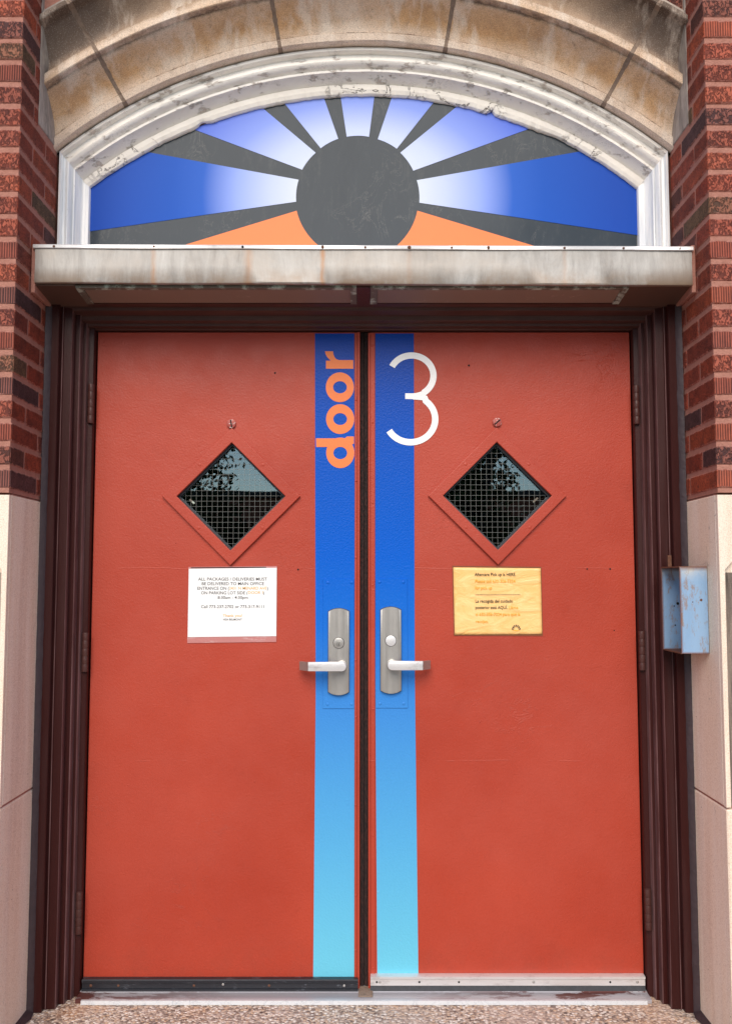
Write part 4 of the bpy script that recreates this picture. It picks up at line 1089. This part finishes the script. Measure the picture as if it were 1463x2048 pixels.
for k in range(7):
    a0 = 180 - k * 26.6 - 1; a1 = a0 - 17
    if k == 6: a1 = 2
    m.prism([q(960 + r_ * cos(R(a)) , 1018 - r_ * sin(R(a)) * 1.08) for r_, a in ((34, a0 - 4), (66, a0), (66, a1), (34, a1 + 4))], yN - .0022, yN - .0018)
m.build('emblem', 'black_ink', t, label='small black fan of seven rays')
m = MB(); m.prism([q(905, 1026), q(1015, 1026), q(990, 1034), q(960, 1038), q(930, 1034)], yN - .0022, yN - .0018).build('emblem', 'orange_ink', t)

# ------------------------------------------------------------------ open blue metal box on the right cheek
t = thing('metal_box', (.995, 2.8, 1.12), 'pale blue rusting metal box, open on its left side, on the right stone reveal', 'box')
X0, X1, Y0, Y1, B0, B1 = .955, 1.0385, 2.712, 2.884, 1.119, 1.381
th = .0022
MB().box(X0, X1, Y0, Y0 + th, B0, B1, .0008).build('front_panel', 'blue_enamel', t)
MB().box(X0, X1 - .003, Y1 - th - .003, Y1 - .003, B0, B1, .0008).build('back_panel', 'blue_enamel', t)
MB().box(X1 - .004, X1 - .0005, Y0 + th, Y1 - th - .003, B0, B1, .0006).build('wall_panel', 'blue_enamel', t)
MB().box(X0 + .0005, X1 - .0042, Y0 + th, Y1 - th - .003, B1 - th, B1 - .0003).build('top_panel', 'blue_enamel', t)
MB().box(X0 + .0005, X1 - .0042, Y0 + th, Y1 - th - .003, B0 + .0003, B0 + th).build('bottom_panel', 'rust', t)
for za, zb_ in ((B1 - .0035, B1 + .001), (B0 - .001, B0 + .0025)):
    MB().box(X0 - .0012, X0 + .0018, Y0 + .001, Y1 - .003, za, zb_).build('rusty_lip', 'rust', t)
MB().box(.972, .984, 2.864, 2.867, B1 - .002, B1 + .038, .0006).build('tab', 'rust', t)
for dx, zz, r in ((.062, 1.265, .0045), (.050, 1.257, .0022), (.052, 1.196, .0025)):
    MB().cyl((X0 + dx - .012, Y1 - th - .0035, zz), r, .0008, 'Y', 12).build('hole', 'dark_hole', t)
for px, py in ((1401, 1200), (1384, 1204)):
    x, z = P(px, py, Y0); MB().dome((x, Y0, z), .004 if px == 1401 else .002, .0008).build('rust_spot', 'rust', t)

# ------------------------------------------------------------------ dark hallway behind the glass
m = MB(); b = m.b
xs = (-3, 3); ysr = (3.31, 9); zsr = (-.1, 3.72)
m.box(-3, 3, 9, 9.1, -.1, 3.8).box(-3.1, -3, 3.31, 9, -.1, 3.8).box(3, 3.1, 3.31, 9, -.1, 3.8).box(-3, 3, 3.31, 9, 3.7, 3.8).box(-3, 3, 3.31, 9, -.1, -.01)
struct(m.build('hallway', 'interior_dark'))

# ------------------------------------------------------------------ across the street (seen only as reflections in the panes)
def tree(x, y, h, rc, seed, label):
    t = thing('tree', (x, y, -.17), label, 'tree', 'street trees across the road')
    rd = random.Random(seed); m = MB(); b = m.b
    def limb(p0, p1, r0, r1, n=7):
        dd = (p1 - p0).normalized(); u = dd.orthogonal().normalized(); v = dd.cross(u)
        ra = [b.verts.new(p0 + (u * cos(2 * pi * i / n) + v * sin(2 * pi * i / n)) * r0) for i in range(n)]; rb = [b.verts.new(p1 + (u * cos(2 * pi * i / n) + v * sin(2 * pi * i / n)) * r1) for i in range(n)]
        for i in range(n): b.faces.new((ra[i], ra[(i + 1) % n], rb[(i + 1) % n], rb[i]))
    base = Vector((x, y, -.17)); fork = base + Vector((rd.uniform(-.2, .2), 0, h * .32)); limb(base, fork, .24, .17)
    tips = []
    for i in range(7):
        a = i * 2.4; e = fork + Vector((cos(a) * rc * .55, sin(a) * rc * .55, h * rd.uniform(.2, .5))); limb(fork, e, .11, .03, 5); tips.append(e)
    m.build('trunk', 'bark', t, smooth='all')
    m = MB(); b = m.b
    for k in range(84):
        if k < len(tips): c = tips[k]
        else:
            a = rd.uniform(0, 2 * pi); rr_ = rc * math.sqrt(rd.random()); c = Vector((x + cos(a) * rr_, y + sin(a) * rr_, h * rd.uniform(.26, 1.0) * (1 - .35 * (rr_ / rc) ** 2)))
        for j in range(int(70 + 30 * rc)):
            p = c + Vector([rd.gauss(0, rc * .15) for _ in range(3)]); s_ = rd.uniform(.045, .10)
            u = Vector([rd.uniform(-1, 1) for _ in range(3)]).normalized(); v = u.orthogonal().normalized()
            b.faces.new([b.verts.new(p + q_) for q_ in (u * s_, v * s_ * .6, -u * s_, -v * s_ * .6)])
    me_o = m.build('crown', 'leaf', t)
tree(-4.15, -12.5, 6.4, 1.45, 1, 'tall leafy street tree nearest the parked van')
tree(2.05, -12.5, 5.8, 1.0, 2, 'leafy street tree opposite the right door')
tree(-1.95, -13.0, 3.0, 1.1, 5, 'low bushy tree between the two taller ones')
t = thing('brick_building', (6, -40, -.17), 'low red brick building with flat roof across the street', 'building')
MB().box(-26, 26, -48, -40, -.17, 5.6).build('wall', 'house_brick', t)
MB().box(-26.3, 26.3, -48.3, -39.7, 5.6, 5.9).build('roof', 'roof', t)
for i in range(8):
    x = -22 + i * 6
    f = MB().box(x, x + 1.6, -40.0, -39.93, 1.2, 3.6).build('window', 'white_post', t); MB().box(x + .08, x + 1.52, -39.93, -39.90, 1.28, 3.52).build('pane', 'house_window', f)
t = thing('van', (-3.0, -6.3, -.16), 'silver van parked at the kerb opposite', 'van')
bod = [(-.1, .35), (0, 1.0), (.9, 1.15), (1.5, 1.85), (1.8, 1.95), (4.4, 1.95), (4.7, 1.7), (4.75, .4)]
MB().prism([(-1.25 - x, z - .16) for x, z in bod], -7.2, -5.4, .06).build('body', 'car_paint', t)
for xa, xb in ((1.7, 2.7), (2.8, 3.7), (3.8, 4.5)): MB().box(-1.25 - xb, -1.25 - xa, -5.398, -5.38, 1.05, 1.62).build('window', 'car_glass', t)
for xx in (.85, 3.85):
    for yy in (-5.45, -7.15):
        w_ = MB().cyl((-1.25 - xx, yy, .17), .33, .2, 'Y', 20).build('wheel', 'tyre', t); MB().cyl((-1.25 - xx, yy + (.11 if yy > -6 else -.11), .17), .19, .02, 'Y', 16).build('rim', 'screw', w_)
